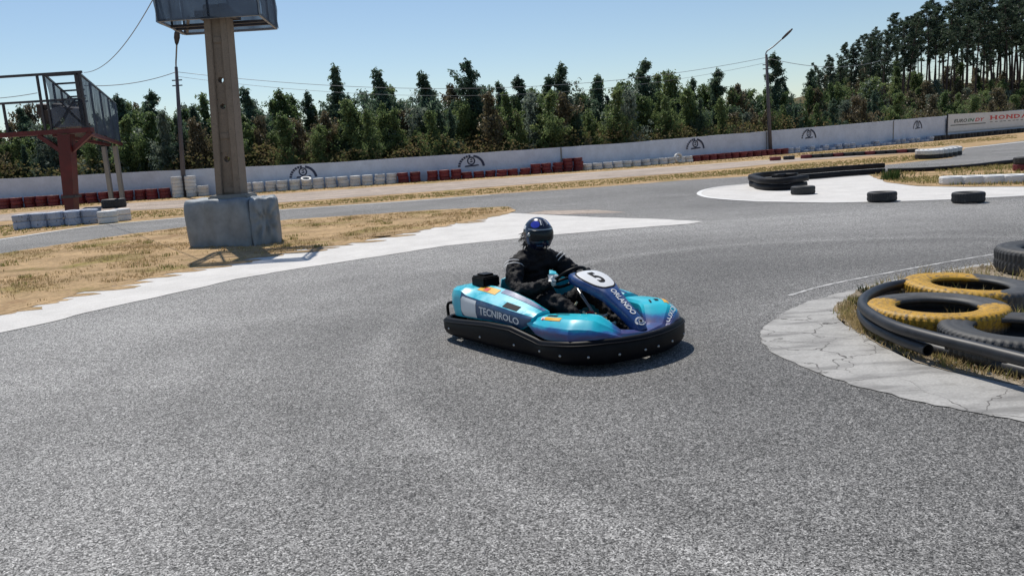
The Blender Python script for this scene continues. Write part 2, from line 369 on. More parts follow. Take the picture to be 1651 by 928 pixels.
class MB:
    """collects shapes into one mesh"""
    def __init__(s): s.v = []; s.f = []
    def add(s, v, f):
        o = len(s.v); s.v += [tuple(map(float, p)) for p in v]; s.f += [tuple(i + o for i in q) for q in f]; return s
    def box(s, c, d, rot=None):
        x, y, z = (k / 2 for k in d); R = rot.to_matrix() if rot else Matrix.Identity(3)
        p = [Vector(c) + R @ Vector((a * x, b * y, e * z)) for e in (-1, 1) for a, b in ((-1, -1), (1, -1), (1, 1), (-1, 1))]
        return s.add(p, [(3, 2, 1, 0), (4, 5, 6, 7), (0, 1, 5, 4), (1, 2, 6, 5), (2, 3, 7, 6), (3, 0, 4, 7)])
    def bar(s, a, b, w, h=None, up=(0, 0, 1)):
        a = Vector(a); b = Vector(b); h = h or w; t = (b - a).normalized(); u = Vector(up)
        if abs(t.dot(u)) > 0.95: u = Vector((1, 0, 0))
        r = t.cross(u).normalized(); u = r.cross(t)
        p = [q + r * (i * w / 2) + u * (j * h / 2) for q in (a, b) for i, j in ((-1, -1), (1, -1), (1, 1), (-1, 1))]
        return s.add(p, [(0, 1, 2, 3)[::-1], (4, 5, 6, 7), (0, 1, 5, 4), (1, 2, 6, 5), (2, 3, 7, 6), (3, 0, 4, 7)])
    def tube(s, pts, rad, n=10, closed=False, caps=True):
        P = [Vector(p) for p in pts]; N = len(P); rr = rad if isinstance(rad, (list, tuple)) else [rad] * N
        V = []; F = []; ref = None
        for i in range(N):
            t = (P[(i + 1) % N] - P[i - 1]) if closed else (P[min(i + 1, N - 1)] - P[max(i - 1, 0)])
            t.normalize()
            if ref is None:
                ref = Vector((0, 0, 1)) if abs(t.z) < 0.9 else Vector((1, 0, 0))
            r = t.cross(ref).normalized(); u = r.cross(t); ref = u
            for k in range(n):
                a = 2 * math.pi * k / n; V.append(P[i] + (r * math.cos(a) + u * math.sin(a)) * rr[i])
        for i in range(N if closed else N - 1):
            for k in range(n):
                j = (i + 1) % N
                F.append((i * n + k, i * n + (k + 1) % n, j * n + (k + 1) % n, j * n + k))
        if caps and not closed:
            F.append(tuple(range(n))[::-1]); F.append(tuple((N - 1) * n + k for k in range(n)))
        return s.add(V, F)
    def grid(s, fn, us, vs, closed_u=False):
        V = [fn(u, v) for u in us for v in vs]; nv = len(vs); nu = len(us); F = []
        for i in range(nu if closed_u else nu - 1):
            for j in range(nv - 1):
                a = i * nv + j; b = ((i + 1) % nu) * nv + j
                F.append((a, b, b + 1, a + 1))
        return s.add(V, F)
    def lathe(s, prof, n=32, axis='z', c=(0, 0, 0)):
        V = []; F = []; k = len(prof)
        for i in range(n):
            a = 2 * math.pi * i / n
            for r, h in prof:
                x, y = r * math.cos(a), r * math.sin(a)
                p = (x, y, h) if axis == 'z' else (x, h, y)
                V.append((p[0] + c[0], p[1] + c[1], p[2] + c[2]))
        for i in range(n):
            for j in range(k - 1):
                a = i * k + j; b = ((i + 1) % n) * k + j; F.append((a, b, b + 1, a + 1))
        return s.add(V, F)
    def mesh(s, name, mat, smooth=False): return mesh_of(name, s.v, s.f, mat, smooth)
    def build(s, name, mat, parent=None, smooth=False, **kw): return link(name, s.mesh(name, mat, smooth), parent, **kw)

def fix_normals(me):
    bm = bmesh.new(); bm.from_mesh(me); bmesh.ops.recalc_face_normals(bm, faces=bm.faces); bm.to_mesh(me); bm.free()
def bevel(me, w=0.02, seg=2, ang=0.6):
    bm = bmesh.new(); bm.from_mesh(me)
    bmesh.ops.remove_doubles(bm, verts=bm.verts, dist=1e-5)
    es = [e for e in bm.edges if len(e.link_faces) == 2 and e.calc_face_angle(0) > ang]
    bmesh.ops.bevel(bm, geom=es, offset=w, segments=seg, affect='EDGES', clamp_overlap=True)
    bmesh.ops.recalc_face_normals(bm, faces=bm.faces)
    bm.to_mesh(me); bm.free(); return me
def interp(x, pts):
    return float(np.interp(x, [p[0] for p in pts], [p[1] for p in pts]))
def smooth_path(pts, n, closed=False):
    """Catmull-Rom through points"""
    P = [np.array(p, float) for p in pts]; N = len(P); out = []
    segs = N if closed else N - 1
    for i in range(segs):
        p0 = P[(i - 1) % N] if closed or i > 0 else 2 * P[0] - P[1]
        p1 = P[i]; p2 = P[(i + 1) % N]
        p3 = P[(i + 2) % N] if closed or i + 2 < N else 2 * P[-1] - P[-2]
        for k in range(n):
            t = k / n
            out.append(0.5 * (2 * p1 + (p2 - p0) * t + (2 * p0 - 5 * p1 + 4 * p2 - p3) * t * t + (3 * p1 - p0 - 3 * p2 + p3) * t ** 3))
    if not closed: out.append(P[-1])
    return out
def text_geo(body, size=1.0, bold=0.0, shear=0.0, spacing=1.0):
    cu = bpy.data.curves.new('t', 'FONT'); cu.body = body; cu.size = size; cu.offset = bold * size; cu.shear = shear
    cu.space_character = spacing
    cu.align_x = 'CENTER'; cu.align_y = 'CENTER'; cu.resolution_u = 4
    o = bpy.data.objects.new('t', cu); COL.objects.link(o)
    dg = bpy.context.evaluated_depsgraph_get(); dg.update()
    me = o.evaluated_get(dg).to_mesh()
    V = np.array([v.co[:] for v in me.vertices]); Fc = [tuple(p.vertices) for p in me.polygons]
    o.evaluated_get(dg).to_mesh_clear(); bpy.data.objects.remove(o); bpy.data.curves.remove(cu)
    mid = (V.max(0) + V.min(0)) / 2; V = V - mid
    return V, Fc
def subdivide_flat(V, Fc, cut):
    me = mesh_of('tmp', V, Fc); bm = bmesh.new(); bm.from_mesh(me)
    bmesh.ops.triangulate(bm, faces=bm.faces)
    for _ in range(4):
        es = [e for e in bm.edges if e.calc_length() > cut]
        if not es: break
        bmesh.ops.subdivide_edges(bm, edges=es, cuts=1)
        bmesh.ops.triangulate(bm, faces=bm.faces)
    bm.verts.ensure_lookup_table()
    V2 = np.array([v.co[:] for v in bm.verts]); F2 = [tuple(v.index for v in f.verts) for f in bm.faces]
    bm.free(); bpy.data.meshes.remove(me); return V2, F2

# ================================================================== THE SETTING
def sheet(name, pts, z, mat, fine=None, label=None):
    bm = bmesh.new()
    vs_ = [bm.verts.new((float(p[0]), float(p[1]), z)) for p in pts]
    f = bm.faces.new(vs_)
    bmesh.ops.triangulate(bm, faces=[f]); bmesh.ops.recalc_face_normals(bm, faces=bm.faces)
    me = bpy.data.meshes.new(name); bm.to_mesh(me); bm.free()
    if me.polygons[0].normal.z < 0: me.flip_normals()
    me.materials.append(MATS[mat])
    return link(name, me, kind='structure', label=label)
def rough_edge(pts, step, amp):
    """walk a closed outline and make it a little uneven"""
    out = []; N = len(pts)
    for i in range(N):
        a = np.array(pts[i][:2], float); b = np.array(pts[(i + 1) % N][:2], float); L = np.linalg.norm(b - a)
        k = max(1, min(60, int(L / step))); nrm = np.array([-(b - a)[1], (b - a)[0]]) / max(L, 1e-6)
        for j in range(k):
            out.append(a + (b - a) * j / k + nrm * (random.gauss(0, amp) if j else 0))
    return out
def GP(lst): return [G(*p)[:2] for p in lst]
def ribbon(name, pts, w, z, mat, kind='structure', n=8, label=None):
    P = smooth_path([np.array(p[:2], float) for p in pts], n); V = []; F = []
    for i, p in enumerate(P):
        t = P[min(i + 1, len(P) - 1)] - P[max(i - 1, 0)]; t = t / np.linalg.norm(t); q = np.array([-t[1], t[0]]) * w / 2
        V += [(*(p + q), z), (*(p - q), z)]
        if i: F.append((2 * i - 2, 2 * i - 1, 2 * i + 1, 2 * i))
    me = mesh_of(name, V, F, mat); fix_normals(me)
    if me.polygons[0].normal.z < 0: me.flip_normals()
    return link(name, me, kind=kind, label=label)

def hill_z(x, y):
    yw = np.interp(x, [-60, 0, 8, 19, 28, 36, 53, 90], [45, 48.5, 51, 57.5, 63, 69, 82, 110]) + 5
    t = np.clip((y - yw) / 42.0, 0, 1); t = t * t * (3 - 2 * t)
    s_ = np.clip((x - 8) / 58.0, 0, 1); s_ = s_ * s_ * (3 - 2 * s_)
    back = np.clip((y - yw - 55) / 60.0, 0, 1); back = back * back * (3 - 2 * back)
    return 8.4 * t * s_ * (1 - 0.9 * back)

def build_ground():
    # one sheet to the horizon, with the wooded rise at the right-hand back
    xs = np.concatenate([[-1600, -700, -300, -150, -100], np.linspace(-80, 150, 70), [200, 300, 700, 1600]])
    ys = np.concatenate([[-400, -100, -30], np.linspace(0, 40, 6), np.linspace(44, 200, 70), [260, 400, 800, 2500]])
    X, Y = np.meshgrid(xs, ys, indexing='ij'); Z = hill_z(X, Y)
    V = np.stack([X, Y, Z], -1).reshape(-1, 3); nx, ny = len(xs), len(ys)
    I = np.arange(nx * ny).reshape(nx, ny)
    Q = np.stack([I[:-1, :-1], I[1:, :-1], I[1:, 1:], I[:-1, 1:]], -1).reshape(-1, 4)
    link('ground', mesh_np('ground', V, Q, 'far_ground', True), kind='structure')
    # dry verge in front of the wall
    sheet('verge', [(-70, 18), (-70, 47), (-35, 46.5), (0, 48.2), (7.5, 50.8), (19, 57), (28, 62.3), (36, 68), (53, 81.5), (90, 108), (90, 30), (40, 20)], 0.004, 'dry_ground')
    far = [(1651, 227), (1600, 233), (1560, 238), (1547, 246), (1535, 255), (1430, 266), (1330, 273), (1215, 284), (1100, 291), (950, 303), (800, 313), (640, 325), (450, 338), (300, 350), (150, 364), (0, 385), (-120, 402)]
    tr = [(-30, 15), (-12, -8), (14, -8), (60, 30), (75, 60)] + [tuple(G(1720, 219)[:2])] + GP(far)
    sheet('track', rough_edge(tr, 0.7, 0.02), 0.008, 'asphalt')
    srv_u = [(-120, 357), (0, 346), (206, 328), (450, 313), (880, 283), (1100, 268), (1240, 258), (1300, 254), (1420, 247), (1480, 242), (1545, 237)]
    srv_l = [(1545, 240.5), (1480, 246), (1420, 250), (1300, 259), (1240, 265), (1100, 279), (880, 295), (450, 327), (206, 340), (0, 357), (-120, 369)]
    sheet('service_track', rough_edge(GP(srv_u + srv_l), 0.8, 0.04), 0.010, 'service_road')
    isl = [(-120, 428), (0, 410), (150, 387), (300, 366), (480, 354), (640, 343), (760, 336), (818, 334), (832, 340), (818, 346), (700, 368), (560, 395), (500, 402), (420, 416), (300, 437), (151, 469), (0, 510), (-120, 538)]
    sheet('grass_island', rough_edge(GP(isl), 0.22, 0.07), 0.020, 'dry_ground')
    con = [(-120, 566), (0, 538), (85, 520), (140, 505), (303, 469), (380, 451), (500, 431), (600, 416), (720, 397), (830, 386), (900, 379), (1000, 370), (1110, 362), (1135, 358), (1060, 354), (960, 351), (880, 347), (820, 344), (760, 352), (700, 364), (560, 391), (420, 412), (300, 432), (151, 463), (0, 503), (-120, 530)]
    sheet('concrete_apron', rough_edge(GP(con), 0.15, 0.012), 0.014, 'concrete_pale')
    for k in range(26):
        t = (k + random.random()) / 26; px = -20 + 820 * t; py = interp(px, [(0, 506), (151, 466), (300, 435), (420, 414), (560, 393), (700, 366), (820, 345)]) + random.uniform(1, 5); g = G(px, py); r = random.uniform(0.08, 0.30)
        sheet('spilled_soil', [(g[0] + r * random.uniform(.85, 1.15) * 1.7 * math.cos(a), g[1] + r * random.uniform(.8, 1.15) * 0.7 * math.sin(a)) for a in np.linspace(0, 2 * math.pi, 15)[:-1]], 0.016 + 0.0002 * k, 'dry_ground')
    sheet('asphalt_patch', GP([(848, 345), (880, 340), (960, 339), (1010, 343), (900, 346.5)]), 0.012, 'service_road')
    ribbon('edge_line', GP([(-120, 404), (0, 387), (150, 365), (300, 351.5), (450, 339.5), (640, 326.5), (790, 315)]), 0.16, 0.016, 'line_white')
    ribbon('edge_line', GP([(820, 288.5), (1000, 276), (1100, 268.5), (1240, 258.5), (1290, 255)]), 0.28, 0.016, 'line_white')
    ribbon('edge_line', GP([(1545, 240), (1580, 236.5), (1651, 229), (1720, 222)]), 0.40, 0.016, 'line_white')
    ri = [(1125, 313), (1135, 307), (1165, 301), (1215, 296), (1300, 290), (1405, 282), (1430, 290), (1560, 296), (1740, 296), (1740, 312), (1651, 317), (1560, 322), (1450, 326), (1340, 328), (1220, 326), (1160, 322), (1135, 318)]
    sheet('paved_island', GP(ri), 0.014, 'concrete_pale')
    ribbon('edge_line', GP([(1215, 296.5), (1165, 301.5), (1136, 307), (1127, 313), (1137, 318), (1162, 321.5), (1220, 325), (1340, 327), (1450, 325), (1560, 321), (1651, 316), (1740, 311)]), 0.13, 0.020, 'line_white')
    sheet('grass_island', rough_edge(GP([(1400, 283), (1450, 276), (1530, 269), (1651, 259), (1760, 250), (1760, 300), (1651, 302), (1560, 302.5), (1480, 301), (1430, 295)]), 0.35, 0.03), 0.024, 'dry_ground')
    # near right island
    k1 = [(1225, 545), (1230, 533), (1245, 519), (1268, 503), (1300, 489), (1345, 476), (1400, 461), (1450, 451), (1550, 432), (1651, 417), (1800, 395), (1900, 730), (1651, 683), (1550, 664), (1450, 643), (1370, 622), (1290, 592), (1250, 573), (1230, 556)]
    sheet('kerb_slab', rough_edge(GP(k1), 0.07, 0.012), 0.013, 'concrete_cracked')
    ribbon('edge_line', GP([(1272, 478), (1320, 464), (1381, 451), (1481, 432), (1560, 418), (1649, 404), (1760, 388)]), 0.045, 0.012, 'line_faded')
    bed = [(1391, 467), (1368, 481), (1343, 500), (1362, 526), (1400, 549), (1475, 587), (1560, 607), (1651, 626), (1860, 668), (1860, 392), (1651, 424), (1560, 434), (1470, 448)]
    sheet('gravel_bed', rough_edge(GP(bed), 0.10, 0.018), 0.018, 'gravel_bed')
build_ground()

# grass blades and stones, nobody could count them
def blades(name, centers, hmin, hmax, wid, mat, label, lean=0.5, per=1, kind='stuff', cat=None):
    N = len(centers); C_ = np.repeat(np.asarray(centers), per, 0); M_ = len(C_)
    C_ = C_ + np.concatenate([rng.normal(0, 0.03, (M_, 2)), np.zeros((M_, 1))], 1)
    h = rng.uniform(hmin, hmax, M_); a = rng.uniform(0, 2 * np.pi, M_); w = wid * rng.uniform(0.6, 1.4, M_)
    side = np.stack([np.cos(a), np.sin(a), np.zeros(M_)], 1) * w[:, None]
    b = rng.uniform(0, 2 * np.pi, M_); tip = np.stack([np.cos(b), np.sin(b), np.zeros(M_)], 1) * (h * lean * rng.uniform(0.2, 1.3, M_))[:, None]
    tip[:, 2] = h
    midp = tip * 0.5; midp[:, 2] = h * 0.62
    V = np.stack([C_ - side, C_ + side, C_ + midp + side * 0.7, C_ + midp - side * 0.7, C_ + tip], 1).reshape(-1, 3)
    k = np.arange(M_) * 5
    Q = np.stack([k, k + 1, k + 2, k + 3], 1); T = np.stack([k + 3, k + 2, k + 4, k + 4], 1)
    me = bpy.data.meshes.new(name)
    F = [tuple(q) for q in Q.tolist()] + [tuple(t[:3]) for t in T.tolist()]
    me.from_pydata(V.tolist(), [], F); me.materials.append(MATS[mat])
    return link(name, me, label=label, kind=kind, cat=cat)
def in_poly(P, poly):
    x, y = P[:, 0], P[:, 1]; ins = np.zeros(len(P), bool); n = len(poly)
    for i in range(n):
        x1, y1 = poly[i][:2]; x2, y2 = poly[(i + 1) % n][:2]
        c = ((y1 > y) != (y2 > y)) & (x < (x2 - x1) * (y - y1) / (y2 - y1 + 1e-12) + x1); ins ^= c
    return ins
def scatter(poly, n, z, clump=0.0, cn=0):
    poly = np.array(poly)[:, :2]; lo, hi = poly.min(0), poly.max(0); out = []
    while len(out) < n:
        P = rng.uniform(lo, hi, (n * 2, 2))
        if clump:
            cs = rng.uniform(lo, hi, (cn, 2)); P = cs[rng.integers(0, cn, n * 2)] + rng.normal(0, clump, (n * 2, 2))
        P = P[in_poly(P, poly)]; out += P.tolist()
    P = np.array(out[:n]); return np.concatenate([P, np.full((n, 1), z)], 1)
ISL = GP([(-100, 428), (0, 412), (150, 389), (300, 368), (480, 356), (640, 345), (760, 338), (818, 336), (824, 340), (700, 367), (560, 393), (420, 415), (300, 436), (151, 468), (0, 508), (-100, 532)])
blades('dry_grass', scatter(ISL, 4200, 0.02, 0.30, 150), 0.012, 0.045, 0.006, 'blade_dry', 'short dry yellow grass on the left track island', per=5)
blades('dry_grass', scatter(ISL, 500, 0.02, 0.10, 70), 0.025, 0.085, 0.006, 'blade_mixed', 'greener grass tufts on the left track island', per=5)
VER = GP([(-60, 345), (206, 322), (450, 306), (880, 278), (1100, 262), (1240, 252), (1400, 239), (1500, 230), (1640, 217), (1640, 223), (1500, 237), (1400, 244), (1240, 256), (880, 281), (450, 311), (206, 326), (-60, 349)])
VER2 = GP([(-60, 372), (206, 343), (450, 330), (880, 298), (1100, 281), (1215, 272), (1300, 264), (1480, 250), (1480, 259), (1330, 271), (1215, 281), (1100, 288), (880, 306), (450, 336), (206, 354), (-60, 390)])
blades('dry_grass', np.concatenate([scatter(VER, 4200, 0.006, 1.6, 160), scatter(VER2, 5000, 0.006, 1.5, 160)]), 0.02, 0.06, 0.016, 'blade_mixed', 'dry verge grass between the tracks and the wall', per=4)
GR = GP([(1405, 284), (1450, 278), (1530, 271), (1651, 262), (1700, 258), (1700, 300), (1560, 301), (1480, 299), (1430, 294)])
blades('dry_grass', scatter(GR, 1600, 0.024, 0.35, 60), 0.03, 0.11, 0.009, 'blade_mixed', 'yellow green grass on the paved island at the right', per=4)
BED = GP([(1375, 485), (1352, 502), (1370, 528), (1400, 546), (1475, 583), (1560, 603), (1651, 621), (1700, 631), (1700, 600), (1600, 585), (1500, 566), (1440, 545), (1395, 518), (1385, 490)])
blades('island_grass', scatter(BED, 650, 0.018, 0.06, 70), 0.015, 0.06, 0.003, 'blade_dry', 'dry straw at the foot of the black pipes', per=5, lean=0.9)
blades('island_grass', scatter(BED, 260, 0.018, 0.05, 40), 0.02, 0.085, 0.003, 'blade_mixed', 'green grass tufts at the foot of the black pipes', per=5)
INN = GP([(1400, 480), (1470, 452), (1640, 430), (1760, 425), (1760, 560), (1560, 545), (1420, 510)])
blades('island_grass', scatter(INN, 400, 0.018, 0.10, 40), 0.03, 0.17, 0.004, 'blade_mixed', 'weedy grass growing between the big tyres', per=4)
def stones(name, poly, n, z, r0_, r1_, mat, label):
    mb = MB()
    for p in scatter(poly, n, z):
        r = random.uniform(r0_, r1_); q = [Vector((random.uniform(.6, 1.2) * a, random.uniform(.6, 1.2) * b, random.uniform(.4, .8) * c)) * r for a, b, c in ((1, 0, 0), (0, 1, 0), (-1, 0, 0), (0, -1, 0), (0, 0, 1), (0, 0, -1))]
        mb.add([(p[0] + k.x, p[1] + k.y, p[2] + k.z) for k in q], [(0, 1, 4), (1, 2, 4), (2, 3, 4), (3, 0, 4), (1, 0, 5), (2, 1, 5), (3, 2, 5), (0, 3, 5)])
    mb.build(name, mat, kind='stuff', label=label)
stones('gravel', GP([(1391, 467), (1345, 500), (1362, 526), (1475, 587), (1651, 626), (1700, 560), (1700, 420), (1560, 434), (1470, 448)]), 900, 0.04, 0.006, 0.022, 'gravel_bed', 'loose stones on the island by the big tyres')

stones('track_grit', [(-4, 2.2), (4.2, 2.2), (2, 5), (1.5, 12), (-4, 11)], 130, 0.009, 0.003, 0.009, 'asphalt_dark', 'small dark bits of grit and rubber on the asphalt')
# ================================================================== WALL, EMBLEMS, SIGN
WALL = [(-75, 43.8), (-36, 46.0), (-20, 46.8), (-3, 48.0), (4, 49.5), (12, 53.2), (19.2, 57.4), (28, 62.6), (36, 68.4), (53, 81.8), (80, 103), (150, 158)]
wp = smooth_path([np.array(p, float) for p in WALL], 12)
WTOP = [(-200, 299), (0, 288.5), (250, 276), (500, 264), (750, 248), (1000, 231), (1236, 211.5), (1350, 202), (1500, 189), (1651, 177), (1900, 160)]
def wall_point(px):
    """point of the wall line that the photo shows at column px, with its direction and its height"""
    best = None
    for i in range(len(wp) - 1):
        a, b = PX((*wp[i], 0.8))[0], PX((*wp[i + 1], 0.8))[0]
        if wp[i][1] > 5 and min(a, b) <= px <= max(a, b):
            t = (px - a) / (b - a); p = wp[i] + (wp[i + 1] - wp[i]) * t; d = wp[i + 1] - wp[i]; d = d / np.linalg.norm(d)
            best = (p, d)
    p, d = best
    return p, d, D(px, interp(px, WTOP), p[1])[2]
def build_wall():
    V = []; F = []; cols = list(range(-190, 1890, 26)); th = 0.22
    for i, px in enumerate(cols):
        p, d, h = wall_point(px); nrm = np.array([d[1], -d[0]]); q = p - nrm * th
        h += random.gauss(0, 0.006)
        hs = [0.0, 0.35 * h, 0.7 * h, h]
        for z in hs: V.append((p[0], p[1], z))
        for z in hs[::-1]: V.append((q[0], q[1], z))
        if i:
            a = (i - 1) * 8; b = i * 8
            for k in range(7): F.append((a + k, b + k, b + k + 1, a + k + 1))
    me = mesh_of('perimeter_wall', V, F, 'white_wall'); fix_normals(me)
    w = link('perimeter_wall', me, label='long white rendered wall running along the whole back of the track', cat='wall')
    # coping stones? the photo shows a plain weathered top; vertical joints only where the photo has them
    for px in (905, 1236, 1440):
        p, d, h = wall_point(px); nrm = np.array([d[1], -d[0]])
        mb = MB(); c = p + nrm * 0.012
        mb.box((c[0], c[1], h / 2), (0.09, 0.05, h - 0.02), Euler((0, 0, math.atan2(d[1], d[0])))); mb.build('joint', 'concrete_pole', w)
    return w
wall = build_wall()
def emblem(px, label):
    p, d, h = wall_point(px); nrm = np.array([d[1], -d[0]]); W = 1.62; H_ = 0.72; th = 0.012
    base = min(0.5 * h + 0.10, h - 0.80)
    mb = MB()
    def pt(u, v, o): q = p + d * u + nrm * o; return (q[0], q[1], base + v)
    def quadstrip(pts_in, pts_out):
        n = len(pts_in); V = [pt(*a, 0.016) for a in pts_in] + [pt(*a, 0.016) for a in pts_out]
        mb.add(V, [(i, i + 1, n + i + 1, n + i) for i in range(n - 1)])
    def arc(a0, a1, r0_, r1_, n=8, w1=None):
        A = np.radians(np.linspace(a0, a1, n))
        rin = [r0_] * n if w1 is None else list(np.linspace(r0_, w1, n))
        quadstrip([(r * math.cos(a) * W / 2, r * math.sin(a) * H_) for r, a in zip(rin, A)], [(r1_ * math.cos(a) * W / 2, r1_ * math.sin(a) * H_) for a in A])
    arc(2, 78, 0.82, 1.0, 14)                                   # solid right half of the arch
    for k in range(7): arc(92 + k * 12.5, 92 + k * 12.5 + 9.5, 0.82, 1.0, 4)      # lettered left half
    A = np.linspace(0, 2 * np.pi, 19)                            # round badge
    quadstrip([(0.17 * math.cos(a), 0.36 + 0.17 * math.sin(a)) for a in A], [(0.25 * math.cos(a), 0.36 + 0.25 * math.sin(a)) for a in A])
    quadstrip([(-0.10, 0.27), (0.02, 0.27), (0.10, 0.30)], [(-0.06, 0.33), (0.02, 0.36), (0.06, 0.38)])
    quadstrip([(-0.08, 0.40), (0.04, 0.41), (0.09, 0.44)], [(-0.05, 0.46), (0.03, 0.49), (0.07, 0.49)])
    quadstrip([(-0.42, 0.0), (-0.1, 0.02), (0.2, 0.03), (0.46, 0.06)], [(-0.36, 0.10), (-0.1, 0.11), (0.2, 0.12), (0.42, 0.13)])
    me = mb.mesh('emblem', 'emblem_paint')
    link('emblem', me, wall, label=label)
for px in (489, 760, 1121, 1304, 1479):
    emblem(px, 'dark blue arched emblem painted on the wall')

def build_sign():
    p0, d0, h0 = wall_point(1524); p1, d1, h1 = wall_point(1775)
    d = (p1 - p0) / np.linalg.norm(p1 - p0); nrm = np.array([d[1], -d[0]]); L = np.linalg.norm(p1 - p0)
    o = empty('advertising_board', (*p0, 0), label='white advertising board with green and red lettering on the right end of the wall', cat='sign')
    o.rotation_euler = (0, 0, math.atan2(d[1], d[0]))
    z0, z1 = 0.62, h0 + 0.12
    mb = MB().box((L / 2, -0.10, (z0 + z1) / 2), (L, 0.05, z1 - z0)); mb.build('board', 'sign_white', o)
    MB().bar((0.0, -0.15, 0.1), (0.0, -0.15, z1 + 0.08), 0.12, 0.06).build('post', 'dark_steel', o)
    H_ = z1 - z0
    def at_px(px):                      # distance along the board seen at a photo column
        best = 0
        for s_ in np.linspace(0, L, 400):
            q = p0 + d * s_
            if PX((*q, 1.2))[0] < px: best = s_
        return best
    def put(txt, px0, px1, zc, zh, mat, bold, shear=0.0, name='lettering', serif=False):
        V, Fc = text_geo(txt, 1.0, bold, shear, 1.05); w = V[:, 0].max() - V[:, 0].min(); hh = V[:, 1].max() - V[:, 1].min()
        a, b = at_px(px0), at_px(px1); mb = MB()
        V2 = [((v[0] / w + 0.5) * (b - a) + a, -0.131, zc + v[1] / hh * zh) for v in V]
        mb.add(V2, Fc)
        return mb.build(name, mat, o)
    put('EURO', 1536, 1557, z0 + H_ * 0.60, H_ * 0.20, 'sign_dark', 0.03, 0.25)
    put('IN', 1558, 1569, z0 + H_ * 0.60, H_ * 0.20, 'sign_green', 0.03, 0.25)
    put('DY', 1570, 1585, z0 + H_ * 0.60, H_ * 0.20, 'sign_red', 0.03, 0.25)
    a, b = at_px(1531), at_px(1587)
    MB().box(((a + b) / 2, -0.129, z0 + H_ * 0.36), (b - a, 0.006, H_ * 0.05)).build('stripe', 'sign_dark', o)
    a, b = at_px(1593), at_px(1655); u = (b - a) / 5; zc = z0 + H_ * 0.66; hh_ = H_ * 0.25
    serifs = {'H': (-.33, .33), 'O': (), 'N': (-.33, .33), 'D': (-.30,), 'A': (-.34, .34)}
    for i, ch in enumerate('HONDA'):
        V, Fc = text_geo(ch, 1.0, 0.04); w = np.ptp(V[:, 0]); h1_ = np.ptp(V[:, 1]); mb = MB(); cx = a + (i + 0.5) * u
        mb.add([(cx + v[0] / w * u * 0.82, -0.131, zc + v[1] / h1_ * hh_) for v in V], Fc)
        for sx in serifs[ch]:
            for zz in ((-0.46, 0.46) if ch != 'A' else (-0.46,)): mb.box((cx + sx * u, -0.131, zc + zz * hh_), (u * 0.30, 0.008, hh_ * 0.13))
        mb.build('letter', 'sign_red', o)
    for k in range(9):                   # thin line of print below, too small to read in the photo
        MB().box((a + (k + 0.4 + 0.1 * (k % 3)) * (b - a) / 9, -0.129, z0 + H_ * 0.40), ((b - a) / 9 * 0.6, 0.006, H_ * 0.035)).build('stripe', 'sign_dark', o)
build_sign()

# ================================================================== TYRES
def tyre_mesh(name, r, w, mat, tread=28, seg=56, deep=0.012, ri=0.58, chunky=False):
    """hollow tyre lying flat, base on z=0: sidewalls, open middle and cut tread blocks"""
    i = r * ri
    prof = [(i, w * 0.20), (i + 0.01, w * 0.10), (r * 0.74, w * 0.01), (r * 0.86, 0.0), (r * 0.955, w * 0.05), (r * 0.985, w * 0.13),
            (r, w * 0.20), (r, w * 0.38), (r, w * 0.5), (r, w * 0.62), (r, w * 0.80), (r * 0.985, w * 0.87), (r * 0.955, w * 0.95), (r * 0.87, w), (r * 0.845, w * 0.975), (r * 0.82, w * 0.995), (r * 0.74, w * 0.99), (r * 0.71, w * 0.965), (r * 0.68, w * 0.975), (i + 0.01, w * 0.90), (i, w * 0.80),
            (i + 0.02, w * 0.72), (r * 0.90, w * 0.66), (r * 0.92, w * 0.5), (r * 0.90, w * 0.34), (i + 0.02, w * 0.28), (i, w * 0.20)]
    n = tread * 4 if chunky else seg; V = []; F = []; k = len(prof)
    for a_ in range(n):
        a = 2 * math.pi * a_ / n
        cut = (a_ % 4 in (0, 1)) if chunky else (a_ % 2 == 0)
        for j, (q, h) in enumerate(prof):
            qq = q
            if cut and j in (5, 6, 7, 9, 10, 11): qq = q - deep
            if j == 8: qq = q - deep * 0.7
            V.append((qq * math.cos(a), qq * math.sin(a), h))
    for a_ in range(n):
        for j in range(k - 1):
            x = a_ * k + j; y = ((a_ + 1) % n) * k + j; F.append((x, y, y + 1, x + 1))
    me = mesh_of(name, V, F, mat, False); fix_normals(me)
    sm = [not (5 <= (p.index % (k - 1)) <= 10) for p in me.polygons]
    me.polygons.foreach_set('use_smooth', sm); return me
T = {}
for key, mat in (('white', 'tyre_white'), ('red', 'tyre_red'), ('blue', 'tyre_white_shaded'), ('black', 'tyre_black')):
    T[key] = tyre_mesh('car_tyre_' + key, 0.315, 0.20, mat, seg=28)
T_near = tyre_mesh('car_tyre_near', 0.30, 0.205, 'tyre_black', seg=72, deep=0.009)

